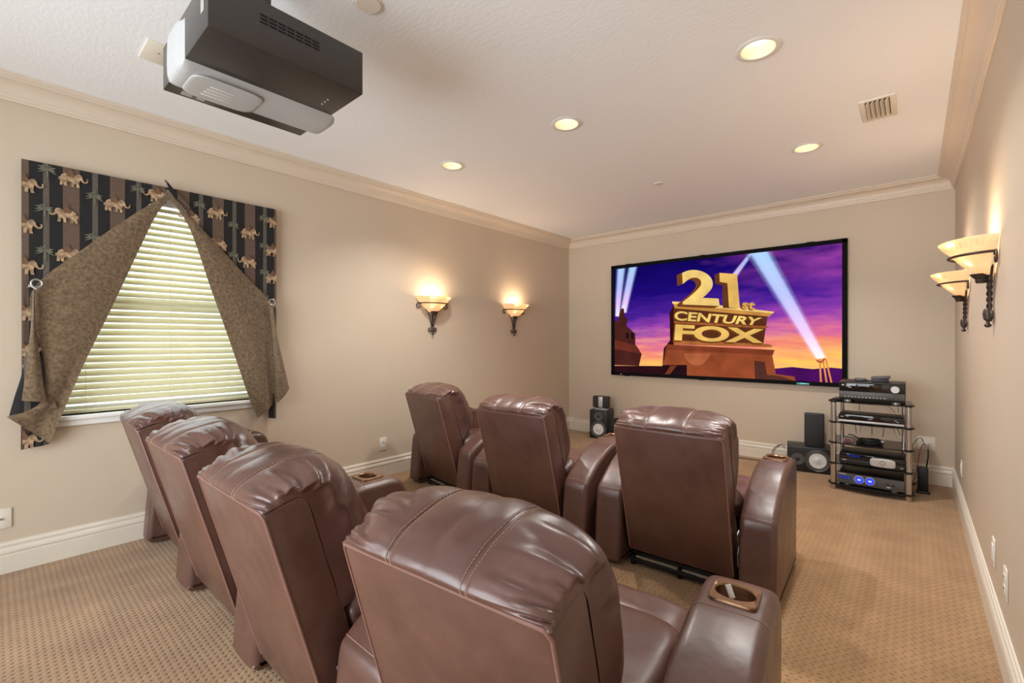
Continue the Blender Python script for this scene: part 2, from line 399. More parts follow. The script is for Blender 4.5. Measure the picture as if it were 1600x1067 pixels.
# blind: head rail, one object per slat, bottom rail, ladder cords, wand
bl = thing('window_blind', 'cream horizontal slat blind glowing with daylight in the window', 'blind', (LEFT - 0.040, 0.8, WZ0))
blw = 2 * hw - 0.03
B().box((0, 0, hz - 0.030), (0.055, blw, 0.055), 0.004).obj('head_rail', 'white', bl)
V, F = [], []
ns = 6; wS = 0.050; tilt = rad(41)
for sgn, yy in ((0, -blw / 2), (1, blw / 2)):
    for th in (0.0013, -0.0013):
        for i in range(ns + 1):
            u = i / ns - 0.5; cx = u * wS; cz = 0.0035 * (1 - 4 * u * u) + th
            V.append((cx * cos(tilt) + cz * sin(tilt), yy, -cx * sin(tilt) + cz * cos(tilt)))
m_ = ns + 1
for i in range(ns):
    F.append([i, i + 1, 2 * m_ + i + 1, 2 * m_ + i]); F.append([m_ + i, 3 * m_ + i, 3 * m_ + i + 1, m_ + i + 1])
F += [[0, 2 * m_, 3 * m_, m_], [ns, m_ + ns, 3 * m_ + ns, 2 * m_ + ns], list(range(m_)) + list(range(2 * m_ - 1, m_ - 1, -1)), list(range(2 * m_, 3 * m_)) + list(range(4 * m_ - 1, 3 * m_ - 1, -1))]
slat = mesh('slat', V, F, 'slat', True, 40)
pitch = 0.0415; zt = hz - 0.085; nsl = int((zt - 0.045) / pitch) + 1
for i in range(nsl): link('slat', slat, bl, (0, 0, zt - i * pitch))
B().box((0, 0, 0.016), (0.045, blw, 0.020), 0.004).obj('bottom_rail', 'slat', bl)
for yy in (-0.42, 0.0, 0.42):
    B().cyl((0.024, yy, 0.02), (0.024, yy, hz - 0.05), 0.0012, n=6).obj('ladder_cord', 'slat', bl)

# ------------------------------------------------------------------ drapes
def lofted(name, edgeA, edgeB, depth, mat, parent, nu=26, nv=40, thick=0.004):
    """a sheet between two (Y,Z) edge polylines (both top to bottom); depth(u,v) is the distance from the wall"""
    A = crom(edgeA, nv); C = crom(edgeB, nv); V, F = [], []
    for i in range(nv):
        for j in range(nu):
            u = j / (nu - 1); v = i / (nv - 1)
            V.append((depth(u, v), A[i][0] * (1 - u) + C[i][0] * u, A[i][1] * (1 - u) + C[i][1] * u))
    for i in range(nv - 1):
        for j in range(nu - 1): F.append([i * nu + j, i * nu + j + 1, (i + 1) * nu + j + 1, (i + 1) * nu + j])
    # a back side gives the cloth its thickness
    nV = len(V); V += [(x - thick, y, z) for x, y, z in V]; F += [[nV + q for q in f[::-1]] for f in F]
    rim = [j for j in range(nu)] + [i * nu + nu - 1 for i in range(1, nv)] + [(nv - 1) * nu + j for j in range(nu - 2, -1, -1)] + [i * nu for i in range(nv - 2, 0, -1)]
    for a, c in zip(rim, rim[1:] + rim[:1]): F.append([a, c, nV + c, nV + a])
    return obj(name, V, F, mat, parent, True, 50)
DR = thing('drape', 'elephant-print drape with suede lining turned back, hooked on the side away from the screen', 'drape', (LEFT, 0, 0))
DR2 = thing('drape', 'elephant-print drape with suede lining turned back, hooked on the side towards the screen', 'drape', (LEFT, 0, 0))
# flat board-mounted pattern panels (Y,Z)
wav = lambda u, v: 0.046 + 0.004 * sin(u * 9 + v * 2) * v
lofted('pattern_panel', [(0.112, 2.300), (0.112, 1.95), (0.112, 1.6), (0.112, 1.25), (0.110, 0.95), (0.108, 0.678)],
       [(0.785, 2.306), (0.485, 1.93), (0.19, 1.6), (0.20, 1.25), (0.22, 0.95), (0.22, 0.69)], wav, 'stripeL', DR)
lofted('pattern_panel', [(0.770, 2.306), (1.06, 1.95), (1.37, 1.6), (1.40, 1.25), (1.41, 0.95), (1.41, 0.69)],
       [(1.467, 2.308), (1.467, 1.95), (1.467, 1.6), (1.467, 1.25), (1.467, 0.95), (1.467, 0.678)], wav, 'stripeR', DR2)
# flared dark hem at the foot of the first drape
lofted('pattern_hem', [(0.128, 1.22), (0.112, 1.10), (0.085, 0.98), (0.062, 0.865)], [(0.18, 1.22), (0.21, 1.10), (0.23, 0.98), (0.25, 0.90)],
       lambda u, v: 0.056 + 0.018 * v + 0.006 * sin(7 * u), 'stripeR', DR, 14, 16)
# suede lining, folded back from the apex to the hook
def lin_depth(u, v): return 0.060 + 0.016 * sin(u * pi) * sin(v * pi) + 0.012 * sin(u * 6.0 + 0.6) * sstep(0.45, 1, v) + 0.012 * v
lofted('lining', [(0.776, 2.262), (0.57, 2.06), (0.36, 1.83), (0.155, 1.575), (0.169, 1.34), (0.204, 1.11), (0.18, 0.93), (0.055, 0.872)],
       [(0.782, 2.236), (0.712, 2.105), (0.632, 1.89), (0.56, 1.685), (0.476, 1.45), (0.383, 1.20), (0.305, 0.965), (0.220, 0.700)], lin_depth, 'suede', DR)
lofted('lining_pleat', [(0.154, 1.562), (0.146, 1.377), (0.129, 1.149), (0.110, 0.956)], [(0.160, 1.562), (0.166, 1.378), (0.184, 1.147), (0.206, 0.940)],
       lambda u, v: 0.084 + 0.014 * sin(u * 3.1) + 0.016 * v, 'suede', DR, 14, 20)
lofted('lining', [(0.784, 2.234), (0.878, 2.095), (0.944, 1.915), (1.014, 1.68), (1.096, 1.425), (1.185, 1.14), (1.268, 0.87), (1.331, 0.699)],
       [(0.788, 2.258), (0.935, 2.10), (1.095, 1.93), (1.26, 1.75), (1.425, 1.562), (1.440, 1.30), (1.455, 1.03), (1.465, 0.815)],
       lambda u, v: 0.060 + 0.018 * sin(u * pi) * sin(v * pi) + 0.016 * sin(u * 7.5 - v * 1.5) * sstep(0.3, 0.9, v) * (0.5 + 0.5 * u), 'suede', DR2)
lofted('lining_pleat', [(1.405, 1.552), (1.426, 1.325), (1.446, 1.053), (1.455, 0.803)], [(1.436, 1.53), (1.461, 1.325), (1.505, 1.119), (1.549, 0.909)],
       lambda u, v: 0.078 + 0.022 * sin(u * 3.3) + 0.010 * v, 'suede', DR2, 14, 20)
# peaked flap where both drapes meet
lofted('peak_flap', [(0.755, 2.345), (0.772, 2.315), (0.79, 2.275)], [(0.762, 2.350), (0.84, 2.26), (0.93, 2.16)], lambda u, v: 0.066, 'stripeR', DR2, 6, 10)
# tieback hooks
for par, yy, zz, sg in ((DR, 0.138, 1.585, -1), (DR2, 1.445, 1.56, 1)):
    b = B(); b.cyl((0.045, yy, zz), (0.105, yy, zz), 0.005, n=10)
    b.tube([(0.10, yy + sg * (-0.01 + 0.022 * cos(t)) - sg * 0.02, zz + 0.02 + 0.022 * sin(t)) for t in [2 * pi * i / 18 for i in range(18)]], 0.005, closed=True)
    b.tube([(0.10, yy - sg * 0.0, zz + 0.01), (0.104, yy + sg * -0.03, zz - 0.012)], 0.005)
    b.obj('tieback_hook', 'steel', par)

# printed elephants and palms (thin appliqué on the cloth)
E1 = [(-.50, .02), (-.46, .16), (-.36, .26), (-.20, .31), (-.02, .30), (.10, .27), (.18, .34), (.28, .36), (.36, .30), (.40, .20), (.42, .08), (.47, .00), (.55, -.01), (.60, .07),
      (.58, .16), (.63, .17), (.66, .06), (.61, -.06), (.52, -.10), (.42, -.08), (.35, .00), (.30, .02), (.27, -.10), (.27, -.26), (.30, -.40), (.17, -.40), (.15, -.24), (.10, -.14),
      (.05, -.40), (-.06, -.40), (-.05, -.14), (-.20, -.14), (-.24, -.26), (-.21, -.40), (-.34, -.40), (-.36, -.24), (-.42, -.40), (-.52, -.40), (-.50, -.20), (-.53, -.05), (-.57, -.16), (-.56, .05)]
E2 = [(-.28, .30), (-.24, .12), (.06, .12), (.10, .28), (.06, .34), (.00, .44), (-.04, .58), (-.10, .60), (-.15, .46), (-.20, .36)]
def clip(poly, lo, hi):
    for lim, s in ((lo, 1), (hi, -1)):
        out = []
        for a, c in zip(poly, poly[1:] + poly[:1]):
            ia, ic = s * (a[0] - lim) >= 0, s * (c[0] - lim) >= 0
            if ia: out.append(a)
            if ia != ic:
                t = (lim - a[0]) / (c[0] - a[0]); out.append((lim, a[1] + t * (c[1] - a[1])))
        poly = out
        if len(poly) < 3: return []
    return poly
def prints(par, items, polys, lo, hi, name, size):
    for Y, Z, flip in items:
        o = None
        for pl, mt, dx in polys:
            q = [(Y + flip * size * a, Z + size * c) for a, c in pl]
            q = clip(q, lo, hi)
            if len(q) < 3: continue
            cy = sum(a for a, c in q) / len(q); cz = sum(c for a, c in q) / len(q)
            V3 = [Vector((0, a - cy, c - cz)) for a, c in q]
            me = bpy.data.meshes.new(name); me.from_pydata(V3, [], [tuple(f) for f in tessellate_polygon([V3])]); me.materials.append(MAT[mt])
            t = link(name if o is None else 'saddle_print', me, par if o is None else o)
            if o is None: t.location = (0.0512 + dx, cy, cz); o = t; o0 = (cy, cz)
            else: t.location = (dx, cy - o0[0], cz - o0[1])
def palm_prints(par, items, lo, hi, size):
    for Y, Z, f in items:
        V, F = [], []
        def add(pl):
            q = clip([(Y + size * a, Z + size * c) for a, c in pl], lo, hi)
            if len(q) >= 3:
                x_ = 0.0006 + 0.00012 * len(F); n0 = len(V); V.extend((x_, a - Y, c - Z) for a, c in q); F.append(list(range(n0, n0 + len(q))))
        add([(.045, .10), (.04, -.62), (-.04, -.62), (-.045, .10)])
        for i in range(9):
            a = pi * (1.16 - 1.32 * i / 8); L_ = 0.50 - 0.08 * (i % 2); m = (0.28 * cos(a), 0.10 + 0.28 * sin(a)); tip = (L_ * 1.1 * cos(a), 0.10 + L_ * 0.85 * sin(a) - 0.10 * cos(a) ** 2)
            nx, ny = -sin(a) * 0.06, cos(a) * 0.06
            add([(0, .10), (m[0] + nx, m[1] + ny), tip, (m[0] - nx, m[1] - ny)])
        if F:
            me = bpy.data.meshes.new('palm_print'); me.from_pydata(V, [], F); me.materials.append(MAT['palmprint']); link('palm_print', me, par, (0.0510, Y, Z))
EP = [(E1, 'eleph', 0.0), (E2, 'eleph_dark', 0.0007)]
elL = [(.130, 2.16, 1), (.318, 2.236, 1), (.125, 1.93, 1), (.285, 2.02, -1), (.515, 2.13, 1), (.715, 2.235, -1), (.130, 1.70, 1), (.305, 1.79, 1), (.49, 1.90, 1), (.12, 1.44, 1), (.118, 1.23, 1), (.125, 1.14, 1), (.128, .72, 1)]
elR = [(1.061, 2.195, 1), (1.066, 1.975, -1), (1.276, 2.09, 1), (1.262, 1.872, -1), (1.286, 1.66, 1), (.90, 2.13, -1), (1.447, 2.20, -1), (1.447, 1.98, 1), (1.447, 1.77, 1), (1.440, 1.56, -1)]
paL = [(.212, 2.258, 1), (.202, 2.03, 1), (.203, 1.79, 1), (.200, 1.56, 1), (.414, 2.15, 1), (.408, 1.90, 1), (.62, 2.245, 1), (.118, 0.90, 1)]
paR = [(.956, 2.22, 1), (1.166, 2.12, 1), (1.166, 1.90, 1), (1.376, 2.21, 1), (1.378, 2.0, 1), (1.380, 1.80, 1), (1.378, 1.61, 1)]
prints(DR, elL, EP, 0.114, 0.785, 'elephant_print', 0.105); palm_prints(DR, paL, 0.114, 0.785, 0.085)
prints(DR2, elR, EP, 0.80, 1.465, 'elephant_print', 0.105); palm_prints(DR2, paR, 0.80, 1.465, 0.085)

# ------------------------------------------------------------------ recliners
S0, T0 = (0.082, 0.093), None
LEAN = math.atan2(0.208, 0.734); us = (-sin(LEAN), cos(LEAN)); ut = (cos(LEAN), sin(LEAN))
def ST(x, s, t): return Vector((x, 0.082 + s * us[0] + t * ut[0], 0.093 + s * us[1] + t * ut[1]))
PROF = [(.763, -.002), (.784, -.010), (.803, .014), (.817, .078), (.817, .165), (.790, .248), (.715, .304), (.60, .332), (.48, .342), (.375, .25)]
CORE = [(.763, -.001), (.764, .016), (.764, .040), (.763, .075), (.756, .105), (.725, .118), (.63, .120), (.52, .122), (.43, .124), (.37, .126)]
WB = 0.276
def cush_point(u, v, P, C, seed):
    au = abs(u); e = max(0.0, 1 - au ** 3.4) ** 0.48
    s = C[0] + (P[0] - C[0]) * e; t = C[1] + (P[1] - C[1]) * e
    ds, dt = P[0] - C[0], P[1] - C[1]; L = math.hypot(ds, dt)
    if L > 1e-5:
        ds /= L; dt /= L
        k = min(1.0, L / 0.06)
        sd = seed + (7 if u > 0 else 0)
        g = sstep(0.30, 0.90, au) * (1 - sstep(0.965, 1.0, au))
        w = 0.0
        for q, (f, am) in enumerate(((6.0, 1.0), (10.5, 0.8), (17.0, 0.5))):
            ph = noise.noise(Vector((sd * 3.1 + q * 5, v * 1.6, au * 0.9))) * 1.3 + 0.35 * q
            z_ = abs(sin(pi * (f * (v + 0.10 * (1 - au)) + ph)))
            w += am * (z_ ** 0.6 - 0.72)
        d = 0.017 * g * w * sstep(0.03, 0.14, v) * (1 - 0.75 * sstep(0.62, 0.85, v))
        d += 0.006 * noise.noise(Vector((u * 1.6 + sd, v * 3.0, 0.3)))
        d += 0.0045 * noise.noise(Vector(((u * 1.2 + v * 1.5) * 1.3, (v * 4.0 - u * 1.2) * 2.4, sd)))
        d -= 0.0050 * math.exp(-((au - 0.37) / 0.020) ** 2) * sstep(0.0, 0.1, v)
        d += 0.004 * (1 - ((au - 0.185) / 0.185) ** 2 if au < 0.37 else (1 - ((au - 0.60) / 0.23) ** 2 if au < 0.83 else 0)) * sstep(0, 0.2, v)
        s += ds * d * k; t += dt * d * k
    bulge = 0.036 * sin(pi * min(1, max(0, (v - 0.2) / 0.8))) * sstep(0.55, 0.90, au) * (1 - sstep(0.93, 1.0, au))
    x = u * (WB + bulge)
    return ST(x, s, t)
def cushion_mesh(seed):
    nu, nv = 81, 72; Pp = crom(PROF, nv); Cc = crom(CORE, nv); V, F = [], []
    for i in range(nv):
        for j in range(nu):
            kx = j / (nu - 1) * 2 - 1; u = math.copysign(1 - (1 - abs(kx)) ** 1.45, kx)
            V.append(cush_point(u, i / (nv - 1), Pp[i], Cc[i], seed))
    for i in range(nv - 1):
        for j in range(nu - 1): F.append([i * nu + j, i * nu + j + 1, (i + 1) * nu + j + 1, (i + 1) * nu + j])
    me = bpy.data.meshes.new('back_cushion'); me.from_pydata([tuple(v) for v in V], [], F); me.materials.append(MAT['leather'])
    bm = bmesh.new(); bm.from_mesh(me); bmesh.ops.recalc_face_normals(bm, faces=bm.faces); bm.to_mesh(me); bm.free()
    me.polygons.foreach_set('use_smooth', [True] * len(me.polygons))
    seams = []
    for u0 in (-0.37, 0.37):
        b = B()
        for du in (-0.024, 0.024):
            pts = [cush_point(u0 + du, i / (nv - 1), Pp[i], Cc[i], seed) for i in range(1, 60)]
            out = [p + (p - ST(p.x, Cc[i + 1][0], Cc[i + 1][1])).normalized() * 0.0006 for i, p in enumerate(pts)]
            for a, c in zip(out, out[1:]):
                n_ = max(1, int((c - a).length / 0.006))
                for q in range(n_): b.tube([a.lerp(c, (q + 0.1) / n_), a.lerp(c, (q + 0.75) / n_)], 0.0010, n=4)
        seams.append(b.data('stitching', 'thread'))
    return me, seams
CUSH = [cushion_mesh(s) for s in (1.7, 12.3, 25.9)]

# shell of the back: rear panel and boxed sides, edges rounded
def shell_mesh():
    bm = bmesh.new(); W = WB - 0.001; V = []
    for s, t in ((0, 0), (.763, 0), (.763, .125), (.0, .135)):
        V.append([bm.verts.new(ST(sx * W, s, t)) for sx in (-1, 1)])
    for a, c in zip(V, V[1:] + V[:1]): bm.faces.new((a[0], a[1], c[1], c[0]))
    bm.faces.new([a[0] for a in V][::-1]); bm.faces.new([a[1] for a in V])
    bmesh.ops.bevel(bm, geom=list(bm.edges), offset=0.010, segments=3, profile=0.5, affect='EDGES')
    bmesh.ops.recalc_face_normals(bm, faces=bm.faces)
    me = bpy.data.meshes.new('back_shell'); bm.to_mesh(me); bm.free(); me.materials.append(MAT['leather_flat'])
    me.polygons.foreach_set('use_smooth', [True] * len(me.polygons)); me.set_sharp_from_angle(angle=rad(50)); return me
SHELL = shell_mesh()
b = B(); W = WB
b.tube([ST(-W + 0.003, 0.02, 0.002), ST(-W + 0.003, .745, 0.002), ST(-W + 0.012, .763, -0.001)] + [ST(x * W * 0.95, .764, -0.0015) for x in [i / 6 - 1 for i in range(13)]]
       + [ST(W - 0.012, .763, -0.001), ST(W - 0.003, .745, 0.002), ST(W - 0.003, 0.02, 0.002)], 0.0042, n=8)
PIPING = b.data('piping', 'piping')

def superbox(cx, cy, cz, sx, sy, sz, e1=0.3, e2=0.3, nu=40, nv=24, wr=0.0, seed=0):
    V, F = [], []
    sg = lambda x, e: math.copysign(abs(x) ** e, x)
    for i in range(nv + 1):
        ph = -pi / 2 + pi * i / nv
        for j in range(nu):
            th = 2 * pi * j / nu
            p_ = Vector((sg(cos(ph), e1) * sg(cos(th), e2), sg(cos(ph), e1) * sg(sin(th), e2), sg(sin(ph), e1)))
            w = 1 + wr * noise.noise(Vector((p_.x * 2.2 + seed, p_.y * 2.2, p_.z * 3)))
            V.append((cx + sx * p_.x * w, cy + sy * p_.y * w, cz + sz * p_.z * w))
    for i in range(nv):
        for j in range(nu): F.append([i * nu + j, i * nu + (j + 1) % nu, (i + 1) * nu + (j + 1) % nu, (i + 1) * nu + j])
    return V, F
V, F = superbox(0, 0.42, 0.375, 0.286, 0.24, 0.085, 0.35, 0.3, 48, 24, 0.02, 1)
SEAT = mesh('seat_cushion', V, F, 'leather', True)
V, F = superbox(0, 0.695, 0.345, 0.284, 0.095, 0.105, 0.5, 0.25, 48, 24, 0.02, 4)
FOOT = mesh('footrest', V, F, 'leather', True)
V, F = superbox(0, 0.0, 0.0, 0.29, 0.075, 0.095, 0.7, 0.35, 48, 24, 0.05, 8)
LUMB = mesh('lumbar_cushion', [ST(x, 0.30 + z, 0.20 + y) for x, y, z in V], F, 'leather', True)
b = B(); b.box((0, 0.43, 0.19), (0.54, 0.50, 0.22), 0.01); SBOX = b.data('seat_box', 'blackmetal')
b = B()
b.box((0, 0.098, 0.033), (0.55, 0.016, 0.020), 0.003); b.box((0, 0.132, 0.060), (0.55, 0.012, 0.016), 0.003)
for x in (-0.268, 0, 0.268): b.box((x, 0.40, 0.025), (0.022, 0.60, 0.05), 0.003)
b.box((0, 0.115, 0.045), (0.022, 0.05, 0.02), 0.003)
BASE = b.data('base_frame', 'blackmetal')
b = B(); b.box((0, 0.116, 0.048), (0.50, 0.016, 0.008)); STRIP = b.data('rear_strip', 'galv')
b = B()
for q, (yy, zz, ang) in enumerate(((0.10, 0.30, 20), (0.115, 0.25, -25), (0.10, 0.20, 10))):
    b.box((0.292, yy, zz), (0.006, 0.035, 0.075), 0.002, Matrix.Rotation(rad(ang), 3, 'X'))
BRACK = b.data('mechanism_bracket', 'steel')

ARMP = crom([(0.004, 0.035), (0.012, 0.16), (0.024, 0.30), (0.036, 0.405), (0.062, 0.442), (0.13, 0.492), (0.22, 0.545), (0.33, 0.592), (0.44, 0.618), (0.50, 0.622), (0.56, 0.622),
             (0.62, 0.622), (0.675, 0.610), (0.712, 0.565), (0.722, 0.48), (0.715, 0.34), (0.705, 0.18), (0.70, 0.03)], 170)
ARMP += [(0.675, 0.012), (0.55, 0.006), (0.35, 0.005), (0.15, 0.006), (0.03, 0.012)]
CUPY = 0.565
def arm_ring(inset):
    n = len(ARMP); out = []
    for i, p_ in enumerate(ARMP):
        a, c = ARMP[i - 1], ARMP[(i + 1) % n]; tx, tz = c[0] - a[0], c[1] - a[1]; L = math.hypot(tx, tz)
        nx, nz = tz / L, -tx / L         # inward for this clockwise outline
        out.append((p_[0] + nx * inset, p_[1] + nz * inset))
    return out
def make_arm(w):
    r = 0.026; rows = []
    th = [i / 6 * pi / 2 for i in range(7)]
    for a in th[::-1]: rows.append((-(w / 2 - r + r * sin(a)), r * (1 - cos(a))))
    nm = int((w - 2 * r) / 0.0055)
    for q in range(1, nm): rows.append((-(w / 2 - r) + (w - 2 * r) * q / nm, 0.0))
    for a in th: rows.append((w / 2 - r + r * sin(a), r * (1 - cos(a))))
    V, F = [], []; n = len(ARMP); h = w / 2
    for x, ins in rows:
        for (yy, zz) in arm_ring(ins + 0.005 * (x / h) ** 2): V.append((x, yy, zz))
    def in_cup(f):      # the opening under the cup holder
        cx_ = sum(V[q][0] for q in f) / 4; cy_ = sum(V[q][1] for q in f) / 4; cz_ = sum(V[q][2] for q in f) / 4
        return cz_ > 0.5 and (cx_ / 0.0515) ** 2 + ((cy_ - CUPY) / 0.042) ** 2 < 1
    for i in range(len(rows) - 1):
        for j in range(n):
            f = [i * n + j, i * n + (j + 1) % n, (i + 1) * n + (j + 1) % n, (i + 1) * n + j]
            if not in_cup(f): F.append(f)
    F.append(list(range(n))[::-1]); F.append([(len(rows) - 1) * n + j for j in range(n)])
    me = mesh('armrest', V, F, 'leather_flat', True, 60)
    sts = []
    for yi in (0.060, 0.480):
        j = min((q for q in range(n - 3) if ARMP[q][1] > 0.40 and ARMP[q][0] < 0.6), key=lambda q: abs(ARMP[q][0] - yi))
        pts = [(x, *arm_ring(ins + 0.005 * (x / h) ** 2 - 0.0006)[j]) for x, ins in rows[2:-2]]
        sts.append(B().tube(pts, 0.0013, n=5).data('arm_stitching', MAT['arm_thread']))
    return me, sts
def cup_mesh():
    n = 40; V, F = [], []
    def ring(fn, z):
        for i in range(n): 
            a = 2 * pi * i / n; x, y = fn(a); V.append((x, CUPY + y, z))
    def rr(hx, hy, e=0.28):
        return lambda a: (hx * math.copysign(abs(cos(a)) ** e, cos(a)), hy * math.copysign(abs(sin(a)) ** e, sin(a)))
    ov = lambda k_: (lambda a: (0.049 * k_ * cos(a), 0.0388 * k_ * sin(a)))
    rings = [(rr(.0575, .0575), .618), (rr(.0575, .0575), .6275), (rr(.0555, .0555), .6300), (ov(1.06), .6300), (ov(0.985), .627), (ov(.97), .605), (ov(.90), .590), (ov(.55), .587), (ov(.02), .587)]
    for f_, z in rings: ring(f_, z)
    for i in range(len(rings) - 1):
        for j in range(n): F.append([i * n + j, i * n + (j + 1) % n, (i + 1) * n + (j + 1) % n, (i + 1) * n + j])
    return mesh('cup_holder', V, F, 'bronze', True, 40)
ARMS = {0.165: make_arm(0.165), 0.185: make_arm(0.185), 0.238: make_arm(0.238)}
CUP = cup_mesh()

g1, g2 = 'recliners in the row nearer the screen', 'recliners in the row by the window'
def recliner(label, group, loc, deg, arms, var):
    t = thing('recliner', label, 'recliner', (*loc, 0), rad(deg), group)
    link('back_shell', SHELL, t); c = link('back_cushion', CUSH[var][0], t); 
    for sm in CUSH[var][1]: link('stitching', sm, c)['kind'] = 'stuff'
    link('piping', PIPING, t); link('lumbar_cushion', LUMB, t); link('seat_cushion', SEAT, t); link('footrest', FOOT, t)
    link('seat_box', SBOX, t); bf = link('base_frame', BASE, t, (0, 0.09 if group == g2 else 0.0, 0)); link('rear_strip', STRIP, bf); link('mechanism_bracket', BRACK, t)
    for x, w, dy, da in arms:
        a = link('armrest', ARMS[w][0], t, (x, dy, 0), (0, 0, rad(da))); link('cup_holder', CUP, a)
        for sm in ARMS[w][1]: link('arm_stitching', sm, a)
    return t
two = [(-0.388, 0.165, 0, 0), (0.388, 0.165, 0, 0)]
recliner('brown leather recliner at the aisle end of the row of three, near the rack', g1, (-0.941, 2.345), 2.7, two, 0)
recliner('brown leather recliner in the middle of the row of three', g1, (-1.932, 2.281), 2.3, two, 1)
recliner('brown leather recliner at the wall end of the row of three, below the sconces', g1, (-3.019, 2.448), -9.2, two, 2)
recliner('brown leather recliner at the window end of the row of four, against the wall', g2, (-3.262, 0.625), -1.5, [(-0.40, 0.165, 0, 0)], 1)
recliner('brown leather recliner second from the window wall in the row of four', g2, (-2.408, 0.605), 1.0, [(-0.432, 0.238, 0.04, -1)], 2)
recliner('brown leather recliner third from the window wall in the row of four', g2, (-1.56, 0.592), 0.5, [(-0.43, 0.238, 0.055, 0)], 0)
recliner('brown leather recliner with a white plug in its cup holder, row of four', g2, (-0.712, 0.677), 5.5, [(-0.422, 0.238, -0.02, -5.5), (0.420, 0.185, 0, 0)], 0)

# white plug and lead lying in the cup holder of the aisle-end chair
a = rad(5.5); cx = -0.712 + 0.420 * cos(a) - CUPY * sin(a); cy = 0.677 + 0.420 * sin(a) + CUPY * cos(a)
t = thing('cable_plug', 'small white plug with a thin lead lying in a bronze cup holder', 'plug', (cx, cy, 0.5875))
B().cyl((-0.022, 0.012, 0.050), (-0.008, 0.004, 0.022), 0.0075, n=12).obj('plug_body', 'wire_white', t)
B().tube(crom([(-0.008, 0.004, 0.022), (0.004, -0.006, 0.006), (0.024, -0.010, 0.004), (0.028, 0.008, 0.004), (0.008, 0.016, 0.005), (-0.02, -0.004, 0.003), (0.0, -0.02, 0.003)], 40), 0.0022, n=6).obj('lead', 'wire_white', t)

# ------------------------------------------------------------------ projection screen and its picture
SX0, SX1, SZ0, SZ1 = -3.062, -0.486, 0.828, 2.29
scr = thing('projection_screen', 'large wall screen in a black frame showing gold lettering on a stepped pedestal under searchlights', 'screen', ((SX0 + SX1) / 2, BACK, (SZ0 + SZ1) / 2))
sw, sh = SX1 - SX0, SZ1 - SZ0
fb = 0.040
b = B(); D0, D1 = -0.055, -0.001
for c, dd in (((-sw / 2 + fb / 2, -0.028, 0), (fb, 0.054, sh)), ((sw / 2 - fb / 2, -0.028, 0), (fb, 0.054, sh)), ((0, -0.028, sh / 2 - fb / 2), (sw, 0.054, fb)), ((0, -0.028, -sh / 2 + fb / 2), (sw, 0.054, fb))):
    b.box(c, dd, 0.003)
b.obj('frame', plain('black_velvet_frame', (0.003, 0.003, 0.004), 0.75, Specular_IOR_Level=0.15), scr)
for x in (-1.05, -0.1, 0.98): B().box((x, -0.02, sh / 2 + 0.004), (0.07, 0.03, 0.012), 0.004).obj('frame_clip', 'black', scr)
for x in (-1.07, -0.1): B().box((x, -0.02, -sh / 2 - 0.003), (0.07, 0.03, 0.010), 0.003).obj('frame_clip', 'black', scr)
B().box((0.92, -0.057, -sh / 2 + 0.014), (0.115, 0.003, 0.020), 0.001).obj('maker_badge', plain('teal_badge', (0.12, 0.35, 0.42), 0.3, 0.5, grain=0.5, gscale=120), scr)
B().box((-1.14, -0.057, -sh / 2 + 0.016), (0.018, 0.003, 0.012), 0.001).obj('maker_badge', 'silver', scr)
# picture sky
k = N('screen_sky'); cc = k.n('ShaderNodeTexCoord'); sp = k.n('ShaderNodeSeparateXYZ'); k.l(cc.outputs['UV'], sp.inputs[0])
u_, v_ = sp.outputs[0], sp.outputs[1]
cl = k.noise(k.coord('UV', (3.2, 9.0, 1)), 1.7, 5, 0.55); cl2 = k.noise(k.coord('UV', (2.0, 3.5, 1), (3, 1, 0)), 2.2, 4)
hgt = k.math('ADD', v_, k.math('MULTIPLY', k.math('SUBTRACT', cl, 0.5), 0.30))
hgt = k.math('SUBTRACT', hgt, k.math('MULTIPLY', k.math('SUBTRACT', u_, 0.35), 0.16))
c = k.ramp(hgt, [(0.02, srgb(255, 206, 96)), (0.13, srgb(252, 176, 104)), (0.22, srgb(242, 132, 118)), (0.31, srgb(214, 104, 158)), (0.43, srgb(146, 62, 172)), (0.57, srgb(74, 32, 150)), (0.75, srgb(30, 10, 118)), (1.0, srgb(16, 6, 92))])
c = k.mix(k.ramp(k.math('MULTIPLY', cl2, k.math('MULTIPLY', u_, v_)), [(0.24, (0, 0, 0)), (0.55, (0.75, 0.75, 0.75))]), c, srgb(170, 70, 175))
st_ = k.math('MULTIPLY', k.ramp(k.noise(k.coord('UV', (2.0, 12.0, 1), (0, 5, 0)), 1.6, 5, 0.6), [(0.50, (0, 0, 0)), (0.62, (1, 1, 1))]), k.ramp(v_, [(0.10, (0.9, 0.9, 0.9)), (0.48, (0, 0, 0))]))
c = k.mix(st_, c, srgb(255, 176, 128))
e = k.n('ShaderNodeEmission'); e.inputs[1].default_value = 0.80; k.l(c, e.inputs[0]); k.l(e.outputs[0], k.out.inputs[0]); SKY = k.m
iw, ih = sw - 2 * fb, sh - 2 * fb
me = mesh('picture', [(-iw / 2, -0.030, -ih / 2), (iw / 2, -0.030, -ih / 2), (iw / 2, -0.030, ih / 2), (-iw / 2, -0.030, ih / 2)], [[0, 1, 2, 3]], SKY)
uv = me.uv_layers.new(name='UVMap')
for lp in me.loops:
    co = me.vertices[lp.vertex_index].co; uv.data[lp.index].uv = (co.x / iw + 0.5, co.z / ih + 0.5)
pic = link('picture', me, scr)
